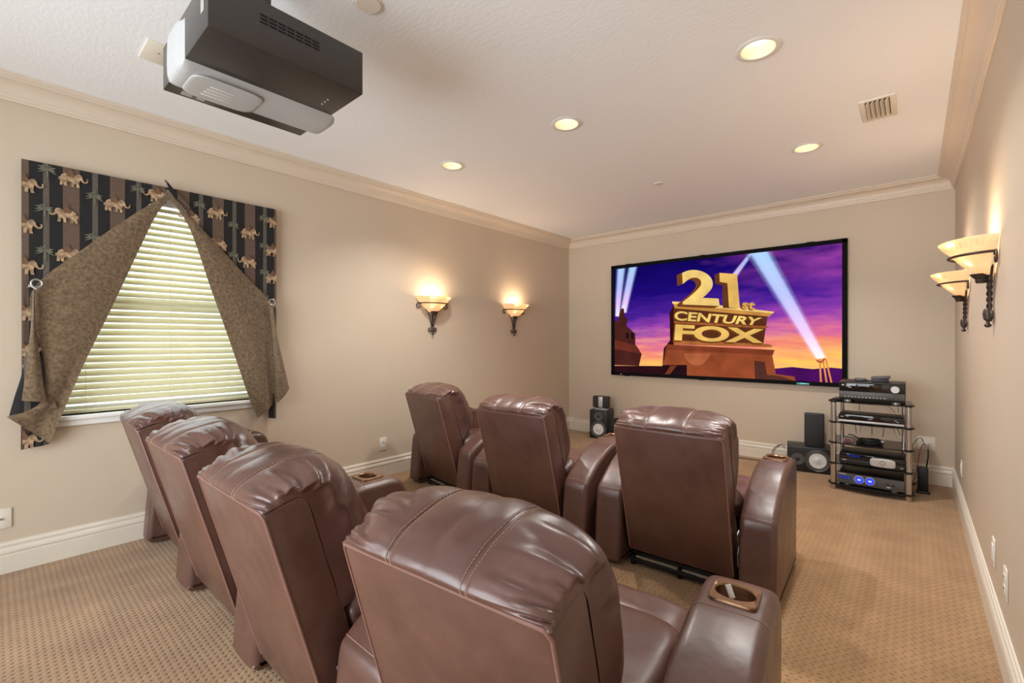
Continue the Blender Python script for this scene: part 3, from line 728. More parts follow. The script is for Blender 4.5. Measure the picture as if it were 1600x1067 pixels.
# picture layout is given in a 1600 x 1040 sketch grid; its corner quad maps onto the screen rectangle
Q = [(92, 248), (1512, 78), (1512, 948), (92, 888)]           # tl, tr, br, bl of the picture in that grid
def solve8(src, dst):
    A = []; R_ = []
    for (x, y), (X, Y) in zip(src, dst):
        A.append([x, y, 1, 0, 0, 0, -X * x, -X * y]); R_.append(X); A.append([0, 0, 0, x, y, 1, -Y * x, -Y * y]); R_.append(Y)
    n = 8
    for i in range(n):
        pv = max(range(i, n), key=lambda r: abs(A[r][i])); A[i], A[pv] = A[pv], A[i]; R_[i], R_[pv] = R_[pv], R_[i]
        for r in range(n):
            if r != i:
                f = A[r][i] / A[i][i]; A[r] = [a - f * c_ for a, c_ in zip(A[r], A[i])]; R_[r] -= f * R_[i]
    return [R_[i] / A[i][i] for i in range(n)]
HM = solve8(Q, [(-iw / 2, ih / 2), (iw / 2, ih / 2), (iw / 2, -ih / 2), (-iw / 2, -ih / 2)])
def SP(x, y, lay):
    w = HM[6] * x + HM[7] * y + 1
    X = (HM[0] * x + HM[1] * y + HM[2]) / w; Z = (HM[3] * x + HM[4] * y + HM[5]) / w
    return (max(-iw / 2, min(iw / 2, X)), -0.030 - 0.0006 * lay, max(-ih / 2, min(ih / 2, Z)))
PM = {}
def pmat(rgb, s=0.80):
    if rgb not in PM:
        k = N('screen_colour'); e = k.n('ShaderNodeEmission'); cc = k.coord('Object')
        col = srgb(*rgb); c = k.ramp(k.noise(cc, 5, 3), [(0.3, tuple(x * 0.78 for x in col)), (0.7, tuple(min(1, x * 1.2) for x in col))])
        k.l(c, e.inputs[0]); e.inputs[1].default_value = s; k.l(e.outputs[0], k.out.inputs[0]); PM[rgb] = k.m
    return PM[rgb]
def poly(name, pts, rgb, lay): return obj(name, [SP(x, y, lay) for x, y in pts], [list(range(len(pts)))], pmat(rgb), pic)
def beam(pts, lay, strength):
    """pts: l0,r0,r1,l1 ; soft across its width, fading to the l1/r1 end"""
    key = 'beam%.2f' % strength
    if key not in PM:
        k = N('screen_beam'); cc = k.n('ShaderNodeTexCoord'); sp = k.n('ShaderNodeSeparateXYZ'); k.l(cc.outputs['UV'], sp.inputs[0])
        a = k.math('SUBTRACT', 1.0, k.math('ABSOLUTE', k.math('SUBTRACT', k.math('MULTIPLY', sp.outputs[0], 2.0), 1.0)))
        a = k.ramp(a, [(0.0, (0, 0, 0)), (0.28, (0.22, 0.22, 0.22)), (0.52, (0.9, 0.9, 0.9)), (1, (1, 1, 1))])
        a = k.math('MULTIPLY', a, strength)
        e = k.n('ShaderNodeEmission'); k.l(k.ramp(sp.outputs[1], [(0.0, srgb(255, 248, 255)), (0.25, srgb(236, 206, 255)), (0.6, srgb(190, 200, 255)), (1.0, srgb(176, 214, 255))]), e.inputs[0]); e.inputs[1].default_value = 0.9
        tr = k.n('ShaderNodeBsdfTransparent'); mx = k.n('ShaderNodeMixShader'); k.l(a, mx.inputs[0]); k.l(tr.outputs[0], mx.inputs[1]); k.l(e.outputs[0], mx.inputs[2]); k.l(mx.outputs[0], k.out.inputs[0]); PM[key] = k.m
    V, F, U = [], [], []; n = 12
    for i in range(n + 1):
        f = i / n; l = [pts[0][q] * (1 - f) + pts[3][q] * f for q in (0, 1)]; r = [pts[1][q] * (1 - f) + pts[2][q] * f for q in (0, 1)]
        V += [SP(*l, lay), SP(*r, lay)]; U += [(0, f), (1, f)]
        if i: F.append([2 * i - 2, 2 * i - 1, 2 * i + 1, 2 * i])
    me = mesh('light_beam', V, F, PM[key]); uv = me.uv_layers.new(name='UVMap')
    for lp in me.loops: uv.data[lp.index].uv = U[lp.vertex_index]
    return link('light_beam', me, pic)
beam([(1335, 800), (1425, 790), (1080, 128), (905, 148)], 1, 0.92)
beam([(800, 300), (850, 310), (965, 140), (925, 146)], 1, 0.75)
beam([(118, 520), (172, 520), (240, 232), (172, 240)], 1, 0.85)
beam([(88, 540), (126, 545), (166, 241), (100, 249)], 1, 0.85)
poly('hills', [(1080, 862), (1200, 850), (1330, 862), (1440, 852), (1512, 858), (1512, 948), (1080, 930)], (74, 16, 92), 2)
poly('ground', [(92, 850), (400, 850), (560, 846), (560, 908), (92, 888)], (44, 16, 22), 2)
poly('rooftop', [(92, 566), (112, 575), (130, 495), (150, 492), (155, 540), (175, 560), (165, 600), (222, 650), (222, 720), (262, 775), (245, 850), (92, 846)], (74, 34, 30), 3)
poly('rooftop_ledge', [(92, 690), (228, 722), (262, 775), (92, 745)], (108, 48, 36), 4)
for x in (165, 195): poly('roof_window', [(x, 642), (x + 16, 648), (x + 16, 684), (x, 676)], (30, 12, 20), 5)
for a, c in (((1372, 800), (1380, 945)), ((1392, 798), (1415, 945)), ((1410, 800), (1445, 945))):
    poly('lamp_stand', [(a[0] - 5, a[1]), (a[0] + 5, a[1]), (c[0] + 6, c[1]), (c[0] - 6, c[1])], (222, 140, 70), 4)
poly('lamp_dish', [(1345, 800), (1378, 812), (1408, 790), (1404, 806), (1382, 826), (1356, 818)], (190, 96, 70), 5)
# pedestal
poly('pedestal_side', [(470, 452), (480, 700), (430, 745), (392, 850), (400, 740), (440, 690), (436, 520)], (48, 16, 16), 5)
poly('pedestal', [(412, 742), (1075, 768), (1100, 895), (1215, 910), (1222, 940), (395, 908), (392, 860)], (150, 74, 44), 5)
poly('pedestal_arc', [(965, 812), (1030, 820), (1045, 900), (1120, 905), (1210, 935), (970, 925)], (84, 48, 38), 6)
poly('pedestal_arc', [(524, 770), (690, 770), (680, 800), (640, 838), (600, 848), (560, 830), (535, 800)], (178, 98, 62), 6)
poly('pedestal_step', [(420, 715), (1092, 745), (1080, 778), (412, 748)], (128, 60, 36), 7)
poly('pedestal_step', [(462, 690), (1050, 708), (1080, 718), (1070, 728), (462, 716)], (170, 100, 52), 8)
poly('lettering_back', [(462, 470), (1050, 520), (1020, 720), (462, 700)], (92, 48, 28), 6)
poly('ledge', [(455, 448), (740, 470), (1085, 512), (1060, 538), (470, 490)], (196, 138, 66), 9)
poly('ledge', [(452, 448), (600, 452), (1090, 508), (1082, 518), (456, 462)], (238, 200, 118), 10)
poly('ledge', [(462, 570), (1056, 598), (1040, 612), (470, 584)], (160, 92, 46), 9)
poly('foreground_block', [(392, 844), (545, 842), (545, 910), (470, 904), (392, 900)], (36, 16, 22), 9)
poly('foreground_block', [(440, 850), (482, 846), (440, 900), (408, 900)], (120, 58, 36), 10)
def text_part(txt, quad, rgb, lay, depth=(-26, 10), off=0.02, name='lettering'):
    """quad: tl,tr,br,bl grid points for the text's bounding box; a darker extruded side lies behind the face"""
    cu = bpy.data.curves.new('txt', 'FONT'); cu.body = txt; cu.size = 1; cu.offset = off; cu.fill_mode = 'FRONT'
    to = bpy.data.objects.new('txt', cu); COL.objects.link(to)
    dg = bpy.context.evaluated_depsgraph_get(); me = bpy.data.meshes.new_from_object(to.evaluated_get(dg)); bpy.data.objects.remove(to)
    vs_ = [v.co.copy() for v in me.vertices]; fs = [list(p_.vertices) for p_ in me.polygons]
    x0, x1 = min(v.x for v in vs_), max(v.x for v in vs_); y0, y1 = min(v.y for v in vs_), max(v.y for v in vs_)
    def mp(v, dx, dy):
        a = (v.x - x0) / (x1 - x0); c_ = (v.y - y0) / (y1 - y0)
        tl, tr, br, bl_ = quad
        return tuple((bl_[i] * (1 - a) + br[i] * a) * (1 - c_) + (tl[i] * (1 - a) + tr[i] * a) * c_ + (dx, dy)[i] for i in (0, 1))
    V, F = [], []; K = 9
    for q in range(K):
        f = 1 - q / K; nV = len(V); V += [SP(*mp(v, depth[0] * f, depth[1] * f), lay + q * 0.1) for v in vs_]; F += [[nV + i for i in f_] for f_ in fs]
    side = obj('lettering_side', V, F, pmat((112, 62, 30)), pic)
    return obj(name, [SP(*mp(v, 0, 0), lay + 1.2) for v in vs_], fs, pmat(rgb), pic)
text_part('2', [(508, 246), (716, 258), (750, 474), (520, 466)], (242, 202, 120), 11, (-34, 14), 0.035)
poly('lettering_side', [(718, 282), (748, 268), (858, 276), (876, 490), (770, 486), (766, 345), (720, 338)], (98, 54, 28), 11)
poly('lettering', [(748, 268), (858, 276), (876, 490), (808, 482), (798, 332), (750, 324)], (228, 182, 98), 12.2)
text_part('st', [(892, 440), (976, 448), (968, 498), (890, 490)], (214, 160, 84), 11, (-10, 4), 0.03)
text_part('CENTURY', [(470, 505), (1015, 545), (985, 594), (466, 564)], (240, 200, 112), 11, (-8, 8), 0.03)
text_part('FOX', [(474, 588), (1030, 616), (1020, 704), (466, 690)], (236, 190, 100), 11, (-10, 10), 0.04)

# ------------------------------------------------------------------ ceiling: recessed lamps, sprinklers, vent, blank plate
def downlight(x, y, label, grp='recessed ceiling lights', visible=True):
    t = thing('recessed_light', label, 'ceiling light', (x, y, CEIL), 0, grp)
    B().lathe([(0.078, -0.0005), (0.102, -0.0005), (0.104, -0.003), (0.100, -0.006), (0.080, -0.007), (0.077, -0.004)], 36).obj('trim_ring', 'white', t)
    B().lathe([(0.0775, -0.005), (0.070, 0.03), (0.060, 0.062)], 36).obj('baffle', 'can', t)
    B().lathe([(0.0601, 0.061), (0.045, 0.050), (0.02, 0.045), (0.0005, 0.044)], 36).obj('lens', 'lens', t)
    d_ = bpy.data.lights.new('recessed_lamp', 'SPOT'); d_.energy = 76; d_.color = (1.0, 0.97, 0.93); d_.spot_size = rad(128); d_.spot_blend = 0.9; d_.shadow_soft_size = 0.05
    o = bpy.data.objects.new('recessed_lamp', d_); COL.objects.link(o); o.parent = t; o.location = (0, 0, -0.012)
downlight(*LIGHTS[0], 'lit recessed ceiling light at the rack-side end of its line of three')
downlight(*LIGHTS[1], 'lit recessed ceiling light in the middle of its line of three')
downlight(*LIGHTS[2], 'lit recessed ceiling light closest to the crown moulding of the window wall')
downlight(*LIGHTS[3], 'lit recessed ceiling light closest to the screen wall, past the air vent')
for x, y, r, lb in ((-1.768, 1.075, 0.055, 'flat round ceiling cover beside the projector'), (-1.769, 4.077, 0.042, 'flat round ceiling cover above the front of the screen')):
    t = thing('ceiling_cover', lb, 'ceiling cover', (x, y, CEIL))
    B().lathe([(0.0005, -0.008), (r * 0.93, -0.008), (r, -0.005), (r, -0.0005)], 32).obj('cover_disc', 'plate', t)
    B().lathe([(r * 1.02, -0.0005), (r * 1.12, -0.001), (r * 1.1, -0.004), (r * 1.02, -0.003)], 32).obj('cover_rim', 'ceil', t)
t = thing('blank_plate', 'white blank plate on the ceiling next to the projector', 'wall plate', (-2.87, 0.56, CEIL))
B().box((0, 0, -0.004), (0.21, 0.125, 0.007), 0.002).obj('plate', 'plate', t); B().cyl((0.01, 0, -0.0085), (0.01, 0, -0.006), 0.006, n=12).obj('screw', 'steel', t)
# air vent
t = thing('air_vent', 'white louvred air vent in the ceiling', 'vent', (-0.166, 3.655, CEIL))
b = B(); vw, vl = 0.175, 0.33
for c_, dd in (((-vw / 2 + 0.014, 0, -0.005), (0.028, vl, 0.009)), ((vw / 2 - 0.014, 0, -0.005), (0.028, vl, 0.009)), ((0, -vl / 2 + 0.012, -0.005), (vw - 0.056, 0.024, 0.009)), ((0, vl / 2 - 0.012, -0.005), (vw - 0.056, 0.024, 0.009))):
    b.box(c_, dd, 0.0015)
b.obj('vent_frame', 'plate', t)
B().box((0, 0, -0.0010), (vw - 0.05, vl - 0.04, 0.001)).obj('duct_opening', plain('dark_duct', (0.03, 0.028, 0.025), 0.8), t)
lou = B().box((0, 0, 0), (0.003, vl - 0.05, 0.026), 0, Matrix.Rotation(rad(38), 3, 'Y')).data('louvre', 'plate', False)
for i in range(5): link('louvre', lou, t, (-0.046 + i * 0.023, 0, -0.012))

# ------------------------------------------------------------------ projector
PXa, PXb, PYa, PYb, PZ, PH = -2.222, -1.660, 0.448, 0.985, 2.272, 0.168
pcx, pcy = (PXa + PXb) / 2, (PYa + PYb) / 2; pw, pl = PXb - PXa, PYb - PYa
t = thing('projector', 'charcoal ceiling-mounted projector with a pale grey band round its underside', 'projector', (pcx, pcy, PZ))
B().box((0, 0, PH / 2), (pw, pl, PH), 0.004).obj('case', 'projector', t)
bx0, bx1 = pw / 2 - 0.84 * pw, pw / 2 - 0.455 * pw; bc, bw = (bx0 + bx1) / 2, bx1 - bx0
# band along the underside, rising up the back
prof = crom([(-pl / 2 - 0.008, PH * 0.86), (-pl / 2 - 0.016, PH * 0.82), (-pl / 2 - 0.018, PH * 0.5), (-pl / 2 - 0.018, PH * 0.2), (-pl / 2 - 0.014, -0.006), (-pl / 2 + 0.006, -0.024), (-pl / 2 + 0.06, -0.028), (0, -0.028), (pl / 2 - 0.06, -0.028), (pl / 2 + 0.012, -0.026), (pl / 2 + 0.030, -0.016), (pl / 2 + 0.034, 0.0)], 60)
V, F = [], []; nc = 13
for (yy, zz) in prof:
    for j in range(nc):
        a = j / (nc - 1); xx = (a - 0.5) * 2; drop = 0.030 * (abs(xx) ** 5)
        yi = min(max(yy, -pl / 2 + 0.0), pl / 2 + 0.004); zi = max(zz, 0.0)
        dy, dz = yi - yy, zi - zz; L = math.hypot(dy, dz) or 1
        V.append((bc + xx * bw / 2, yy + dy / L * min(drop, L), zz + dz / L * min(drop, L)))
for i in range(len(prof) - 1):
    for j in range(nc - 1): F.append([i * nc + j, i * nc + j + 1, (i + 1) * nc + j + 1, (i + 1) * nc + j])
def inner(y, z): return (min(max(y, -pl / 2 + 0.001), pl / 2 + 0.002), max(z, 0.001))
nV = len(V)
for (yy, zz) in prof:
    for xx in (-1, 1): V.append((bc + xx * bw / 2, *inner(yy, zz)))
for i in range(len(prof) - 1):
    F.append([i * nc, (i + 1) * nc, nV + 2 * (i + 1), nV + 2 * i]); F.append([i * nc + nc - 1, nV + 2 * i + 1, nV + 2 * i + 3, (i + 1) * nc + nc - 1])
F.append([j for j in range(nc)][::-1] + [nV, nV + 1]); e_ = (len(prof) - 1); F.append([e_ * nc + j for j in range(nc)] + [nV + 2 * e_ + 1, nV + 2 * e_])
band = obj('band', V, F, 'projwhite', t, True, 45)
V, F = superbox(bc, -0.115, -0.027, bw * 0.44, 0.125, 0.0042, 0.5, 0.45, 48, 10); obj('lamp_cover', V, F, 'projwhite', band, True)
for i in range(4): B().box((bc - 0.045 + i * 0.026, -0.13, -0.0312), (0.004, 0.105 - 0.008 * i, 0.002), 0.0008).obj('rib', 'white', band)
b = B()
for i in range(8):
    if i == 7: continue
    for j in range(4):
        if j == 3: continue
        b.box((pw / 2, -pl / 2 + 0.165 + i * 0.030, PH * 0.70 - j * 0.0125 - 0.0), (0.002, 0.025, 0.0062))
b.obj('vent_slots', plain('vent_black', (0.002, 0.002, 0.002), 0.9), t, False)
B().box((pw / 2 - 0.050, -pl / 2 - 0.001, PH * 0.52), (0.032, 0.002, 0.045)).obj('rating_label', 'label', t)
B().box((-pw / 2 + 0.040, -pl / 2 + 0.070, -0.001), (0.034, 0.035, 0.002)).obj('rating_label', 'label', t)
B().box((-pw / 2 + 0.035, -pl / 2 + 0.118, -0.001), (0.022, 0.026, 0.002)).obj('rating_label', 'label', t)
for i in range(3): B().cyl((pw / 2 - 0.14 - 0.025 * i, pl / 2 - 0.075, -0.003), (pw / 2 - 0.14 - 0.025 * i, pl / 2 - 0.075, 0.001), 0.0035, n=10).obj('indicator', 'silver', t)
B().cyl((bc, pl / 2 - 0.002, PH * 0.55), (bc, pl / 2 + 0.03, PH * 0.55), 0.055, 0.05, 32).obj('lens', 'black', t)
B().cyl((0, 0, PH - 0.002), (0, 0, CEIL - PZ - 0.02), 0.026, n=24).obj('mount_pole', 'projector', t)
B().lathe([(0.026, CEIL - PZ - 0.03), (0.075, CEIL - PZ - 0.016), (0.08, CEIL - PZ - 0.0005)], 28).obj('ceiling_flange', 'projector', t)

# ------------------------------------------------------------------ wall sconces
def sconce(loc, rz, label):
    """local: y points away from the wall, x along it; z=0 at the foot finial"""
    t = thing('wall_sconce', label, 'wall sconce', loc, rz, 'iron wall sconces')
    # half-bowl of glass: plan is half an ellipse
    def bowl(prof, n=30):
        V, F = [], []
        for r, z in prof:
            for j in range(n + 1):
                a = pi * j / n; V.append((r * cos(a), 0.003 + r * 0.84 * sin(a), z))
        m = n + 1
        for i in range(len(prof) - 1):
            for j in range(n): F.append([i * m + j, i * m + j + 1, (i + 1) * m + j + 1, (i + 1) * m + j])
        return V, F
    out = crom([(0.035, 0.238), (0.070, 0.252), (0.116, 0.288), (0.154, 0.325), (0.178, 0.352), (0.212, 0.385), (0.218, 0.392)], 22)
    pr_ = [(r, z) for r, z in out] + [(r - 0.006, z + 0.002) for r, z in out[::-1]]
    V, F = bowl(pr_); o = obj('glass_bowl', V, F, 'shade', t, True)
    for i in range(26):      # moulded ribs below the rim
        a = pi * (i + 0.5) / 26; pts = []
        for q in range(5):
            f = q / 4; r = 0.184 + (0.208 - 0.184) * f + 0.0006; z = 0.356 + (0.381 - 0.356) * f; aa = a + 0.06 * f
            pts.append((r * cos(aa), 0.003 + r * 0.84 * sin(aa), z))
        B().tube(pts, 0.0016, n=5).obj('glass_rib', 'shade', o)
    ring = [(0.166 * cos(pi * j / 30), 0.006 + 0.166 * 0.86 * sin(pi * j / 30), 0.326) for j in range(31)]
    B().tube(ring, 0.0060, n=8).obj('band_ring', 'iron', t)
    # bottom cup, twisted stem, finial
    sy_ = 0.040
    mt = Matrix.Translation((0, sy_, 0))
    B().lathe([(0.0005, 0.205), (0.016, 0.205), (0.021, 0.216), (0.019, 0.222), (0.034, 0.238), (0.040, 0.246), (0.0005, 0.247)], 20, mt).obj('bowl_cup', 'iron', t)
    b = B()
    for q in range(2):
        pts = [(0.0055 * cos(z * 110 + pi * q), 0.0135 + 0.0055 * sin(z * 110 + pi * q), z) for z in [0.03 + 0.185 * i / 70 for i in range(71)]]
        b.tube(pts, 0.0056, n=6)
    b.obj('twisted_stem', 'iron', t)
    B().lathe([(0.0005, 0.0), (0.010, 0.004), (0.013, 0.012), (0.007, 0.020), (0.006, 0.030), (0.014, 0.038), (0.017, 0.060), (0.015, 0.080), (0.009, 0.088), (0.0005, 0.089)], 16, Matrix.Translation((0, 0.0185, 0))).obj('finial', 'iron', t)
    for sg in (-1, 1):
        arm = crom([(0.010, 0.050), (0.019, 0.120), (0.040, 0.190), (0.078, 0.255), (0.128, 0.308), (0.166, 0.328)], 26)
        pts = [(sg * x, 0.010 + 0.004 * sin(pi * min(1, z / 0.33)), z) for x, z in arm] + [(sg * x, 0.010, z) for x, z in [(0.176 + 0.031 * (1 - 0.6 * i / 24) * cos(pi / 2 - 2 * pi * 0.8 * i / 24), 0.297 + 0.031 * (1 - 0.6 * i / 24) * sin(pi / 2 - 2 * pi * 0.8 * i / 24)) for i in range(25)]]
        B().tube(pts, 0.0048, n=7).obj('scroll_arm', 'iron', t)
        B().tube([(sg * (0.034 + 0.025 * (1 - 0.55 * i / 24) * cos(pi + 2 * pi * 0.82 * i / 24)), 0.010, 0.060 + 0.025 * (1 - 0.55 * i / 24) * sin(pi + 2 * pi * 0.82 * i / 24)) for i in range(25)], 0.0052, n=7).obj('foot_scroll', 'iron', t)
    for sx_ in (-0.06, 0.06):
        V, F = superbox(sx_, 0.075, 0.315, 0.022, 0.022, 0.03, 1, 1, 14, 10); obj('bulb', V, F, MAT['lens'], t, True)
        d_ = bpy.data.lights.new('sconce_lamp', 'POINT'); d_.energy = 0.22; d_.color = (1.0, 0.70, 0.42); d_.shadow_soft_size = 0.022
        l_ = bpy.data.objects.new('sconce_lamp', d_); COL.objects.link(l_); l_.parent = t; l_.location = (sx_, 0.085, 0.362)
    d_ = bpy.data.lights.new('sconce_uplight', 'AREA'); d_.shape = 'RECTANGLE'; d_.size = 0.24; d_.size_y = 0.10; d_.energy = 2.0; d_.color = (1.0, 0.74, 0.50)
    l_ = bpy.data.objects.new('sconce_uplight', d_); COL.objects.link(l_); l_.parent = t; l_.location = (0, 0.105, 0.372); l_.rotation_euler = (pi, 0, 0)
sconce((LEFT + 0.001, 3.035, 1.345), rad(-90), 'lit iron scroll sconce on the window wall, the one closer to the window')
sconce((LEFT + 0.001, 4.325, 1.345), rad(-90), 'lit iron scroll sconce on the window wall, the one closer to the screen')
sconce((RIGHT - 0.001, 3.0, 1.345), rad(90), 'lit iron sconce on the rack-side wall, the one farther from the screen')
sconce((RIGHT - 0.001, 4.32, 1.345), rad(90), 'lit iron sconce on the rack-side wall, the one closer to the screen')

# ------------------------------------------------------------------ wall plates and outlets
def wall_plate(name, loc, rz, label, kind, w=0.075, h=0.12):
    """local +y points out of the wall"""
    t = thing(name, label, 'outlet' if kind == 'outlet' else 'wall plate', loc, rz)
    B().box((0, 0.0035, 0), (w, 0.006, h), 0.0022).obj('plate', 'plate', t)
    if kind == 'outlet':
        for z in (-0.022, 0.022):
            r = B().box((0, 0.0070, z), (0.034, 0.003, 0.030), 0.001).obj('receptacle', 'white', t)
            for x in (-0.006, 0.006): B().box((x, 0.0088, z + 0.003), (0.0022, 0.001, 0.009)).obj('slot', 'black', r)
    elif kind == 'jack': B().cyl((0, 0.006, 0), (0, 0.013, 0), 0.006, n=12).obj('jack', 'steel', t)
    elif kind == 'big': B().box((0, 0.0075, 0), (0.045, 0.004, 0.07), 0.0015).obj('insert', 'white', t)
    return t
wall_plate('power_outlet', (LEFT, 2.449, 0.309), rad(-90), 'ivory power outlet on the window wall between the two rows', 'outlet')
wall_plate('jack_plate', (LEFT, 0.035, 0.303), rad(-90), 'ivory plate with one jack below the window wall drape', 'jack', 0.08, 0.11)
wall_plate('blank_cover', (RIGHT, 4.782, 0.331), rad(90), 'ivory wall plate on the rack-side wall, the one closest to the screen wall', 'big')
wall_plate('blank_cover', (RIGHT, 2.959, 0.342), rad(90), 'ivory wall plate on the rack-side wall, between the two other plates', 'big')
wall_plate('blank_cover', (RIGHT, 2.605, 0.341), rad(90), 'ivory wall plate on the rack-side wall, farthest from the screen wall', 'outlet')
wp = wall_plate('speaker_jack_plate', (0.090, BACK, 0.36), rad(180), 'white wall plate behind the equipment rack with cables plugged in', 'big', 0.12, 0.12)

# ------------------------------------------------------------------ equipment rack
RX, RY = -0.275, 4.84
rk = thing('equipment_rack', 'five-shelf smoked glass equipment rack with silver posts', 'rack', (RX, RY, 0))
SHELVES = [0.050, 0.227, 0.405, 0.582, 0.762]; RD = 0.36
for sx_ in (-1, 1):
    for yy, m_, rr_ in ((0.0, 'chrome', 0.021), (RD - 0.03, 'chrome', 0.016)):
        B().cyl((sx_ * (0.247 if yy == 0 else 0.215), yy, 0.0), (sx_ * (0.247 if yy == 0 else 0.215), yy, 0.758), rr_, n=20).obj('post', m_, rk)
outl = [(-0.285, 0.012)] + [(-0.285 + 0.57 * i / 20, 0.0 - 0.055 * sin(pi * i / 20) + 0.0) for i in range(1, 20)] + [(0.285, 0.012), (0.262, RD), (-0.262, RD)]
for z in SHELVES:
    o = B().prism(outl, 2, z - 0.005, z + 0.005).obj('shelf', 'glassblack', rk, auto=30)
    b = B()
    for sx_ in (-1, 1): b.cyl((sx_ * 0.247, 0, z - 0.009), (sx_ * 0.247, 0, z + 0.009), 0.0235, n=20)
    b.obj('clamp_ring', 'blackmetal', o)
B().cyl((-0.215, RD - 0.03, 0.02), (-0.215, RD - 0.03, 0.75), 0.010, n=10).obj('cable_channel', 'blackmetal', rk)

def unit(name, label, cat, x, y, z, w, d_, h, mat='black', bev=0.004):
    t = thing(name, label, cat, (RX + x, RY + y, z)); B().box((0, d_ / 2, h / 2), (w, d_, h), bev).obj('case', mat, t)
    return t
def part(t, name, c, dd, mat, bev=0.001, **k): return B().box(c, dd, bev).obj(name, mat, t)
def knob(t, name, x, z, r, mat, y0=0.0, dep=0.015, n=24): return B().cyl((x, y0, z), (x, y0 - dep, z), r, r * 0.92, n).obj(name, mat, t)
# receiver on top
zs = SHELVES[4] + 0.005
t = unit('av_receiver', 'black audio receiver with a large silver dial on the top shelf', 'receiver', 0.010, 0.005, zs + 0.015, 0.435, 0.33, 0.155)
part(t, 'front_panel', (0, -0.004, 0.112), (0.43, 0.008, 0.075), MAT['glassblack']); part(t, 'lower_panel', (0, -0.004, 0.045), (0.43, 0.008, 0.054), 'greyplastic')
knob(t, 'volume_dial', 0.155, 0.105, 0.029, 'silver', -0.008, 0.016); part(t, 'display', (-0.02, -0.0085, 0.118), (0.16, 0.002, 0.030), plain('dark_display', (0.02, 0.008, 0.006), 0.1))
part(t, 'power_button', (-0.190, -0.010, 0.125), (0.014, 0.004, 0.012), 'silver')
for i in range(4): part(t, 'nav_button', (0.085 + 0.013 * (i % 2) * (1 if i < 2 else -1), -0.009, 0.120 - 0.013 * ((i + 1) % 2) * (1 if i < 2 else -1)), (0.007, 0.003, 0.006), 'greyplastic')
for i in range(2): part(t, 'input_button', (-0.140, -0.009, 0.125 - 0.018 * i), (0.018, 0.003, 0.006), 'silver')
for i in range(12): part(t, 'small_button', (-0.175 + i * 0.024, -0.0088, 0.027), (0.010, 0.002, 0.005), 'silver', 0.0)
for i in range(3): part(t, 'front_jack', (0.12 + i * 0.026, -0.0088, 0.030), (0.014, 0.003, 0.009), 'black', 0.0)
for sx_ in (-0.16, 0.16): B().cyl((sx_, 0.04, -0.015), (sx_, 0.04, 0.001), 0.026, n=20).obj('foot', 'silver', t)
for sx_ in (-0.16, 0.16): B().cyl((sx_, 0.28, -0.015), (sx_, 0.28, 0.001), 0.026, n=20).obj('foot', 'black', t)
zr = zs + 0.170
t = thing('media_player_box', 'small black box tilted on top of the audio receiver', 'device', (RX + 0.065, RY + 0.12, zr))
B().box((0, 0, 0.0125), (0.115, 0.10, 0.025), 0.003).obj('lower_case', 'black', t); B().box((0.004, 0, 0.038), (0.125, 0.10, 0.022), 0.003, Matrix.Rotation(rad(-5), 3, 'Y')).obj('upper_case', 'greyplastic', t)
t = thing('remote_receiver', 'flat dark gadget with a cord beside the small black box', 'device', (RX - 0.070, RY + 0.11, zr))
V, F = superbox(0, 0, 0.014, 0.045, 0.032, 0.014, 0.6, 0.6, 24, 12); obj('gadget_case', V, F, 'greyplastic', t, True)
B().tube(crom([(0.035, 0.0, 0.008), (0.062, -0.02, 0.004), (0.055, 0.03, 0.004), (0.02, 0.05, 0.004)], 18), 0.003, n=6).obj('cord', 'wire_black', t)
# disc player
t = unit('disc_player', 'slim black disc player with a silver lower edge on the second shelf from the top', 'disc player', 0.005, -0.005, SHELVES[3] + 0.011, 0.43, 0.29, 0.062)
part(t, 'front_panel', (0, -0.003, 0.040), (0.43, 0.006, 0.044), 'glassblack'); part(t, 'silver_strip', (0, -0.004, 0.009), (0.43, 0.010, 0.017), 'silver')
part(t, 'brand_mark', (-0.19, -0.0065, 0.043), (0.022, 0.001, 0.005), 'silver', 0); part(t, 'display', (0.0, -0.0065, 0.038), (0.028, 0.001, 0.006), 'label', 0)
for i in range(2): part(t, 'mark', (0.165 + 0.012 * i, -0.0065, 0.044 - 0.012 * i), (0.012, 0.001, 0.006), 'label', 0)
part(t, 'red_tint_window', (0.06, -0.0065, 0.036), (0.06, 0.001, 0.012), plain('dark_red_window', (0.05, 0.006, 0.012), 0.1), 0)
for sx_ in (-0.17, 0.17):
    for yy in (0.03, 0.25): B().cyl((sx_, yy, -0.011), (sx_, yy, 0.001), 0.014, n=14).obj('foot', 'black', t)
# loose leads and small things on the middle shelf
rng = random.Random(4)
t = thing('cable_coil', 'tangled coil of black leads lying on the middle glass shelf', 'cable', (RX + 0.0, RY + 0.07, SHELVES[2] + 0.005))
pts = [(0.065 * cos(i * 0.42) * (1 + 0.25 * sin(i * 0.13)) + 0.02 * sin(i * 0.05), 0.04 * sin(i * 0.42) * (1 + 0.2 * cos(i * 0.11)), 0.008 + 0.034 * (0.5 + 0.5 * sin(i * 0.37 + 1))) for i in range(120)]
B().tube(crom(pts, 320), 0.0048, n=6).obj('lead', 'wire_black', t)
B().tube(crom([(-0.06, 0, 0.02), (-0.09, -0.01, 0.05), (-0.12, 0.0, 0.062), (-0.15, 0.02, 0.058)], 16), 0.0045, n=6).obj('lead_end', 'wire_black', t)
for q in range(3): B().box((0.03 + 0.03 * q, -0.03, 0.018 + 0.01 * q), (0.035, 0.018, 0.018), 0.003, Matrix.Rotation(rad(30 * q), 3, 'Z')).obj('plug', 'black' if q < 2 else 'silver', t)
t = thing('card_box', 'small red and white carton beside the tangled leads', 'box', (RX - 0.150, RY + 0.10, SHELVES[2] + 0.005))
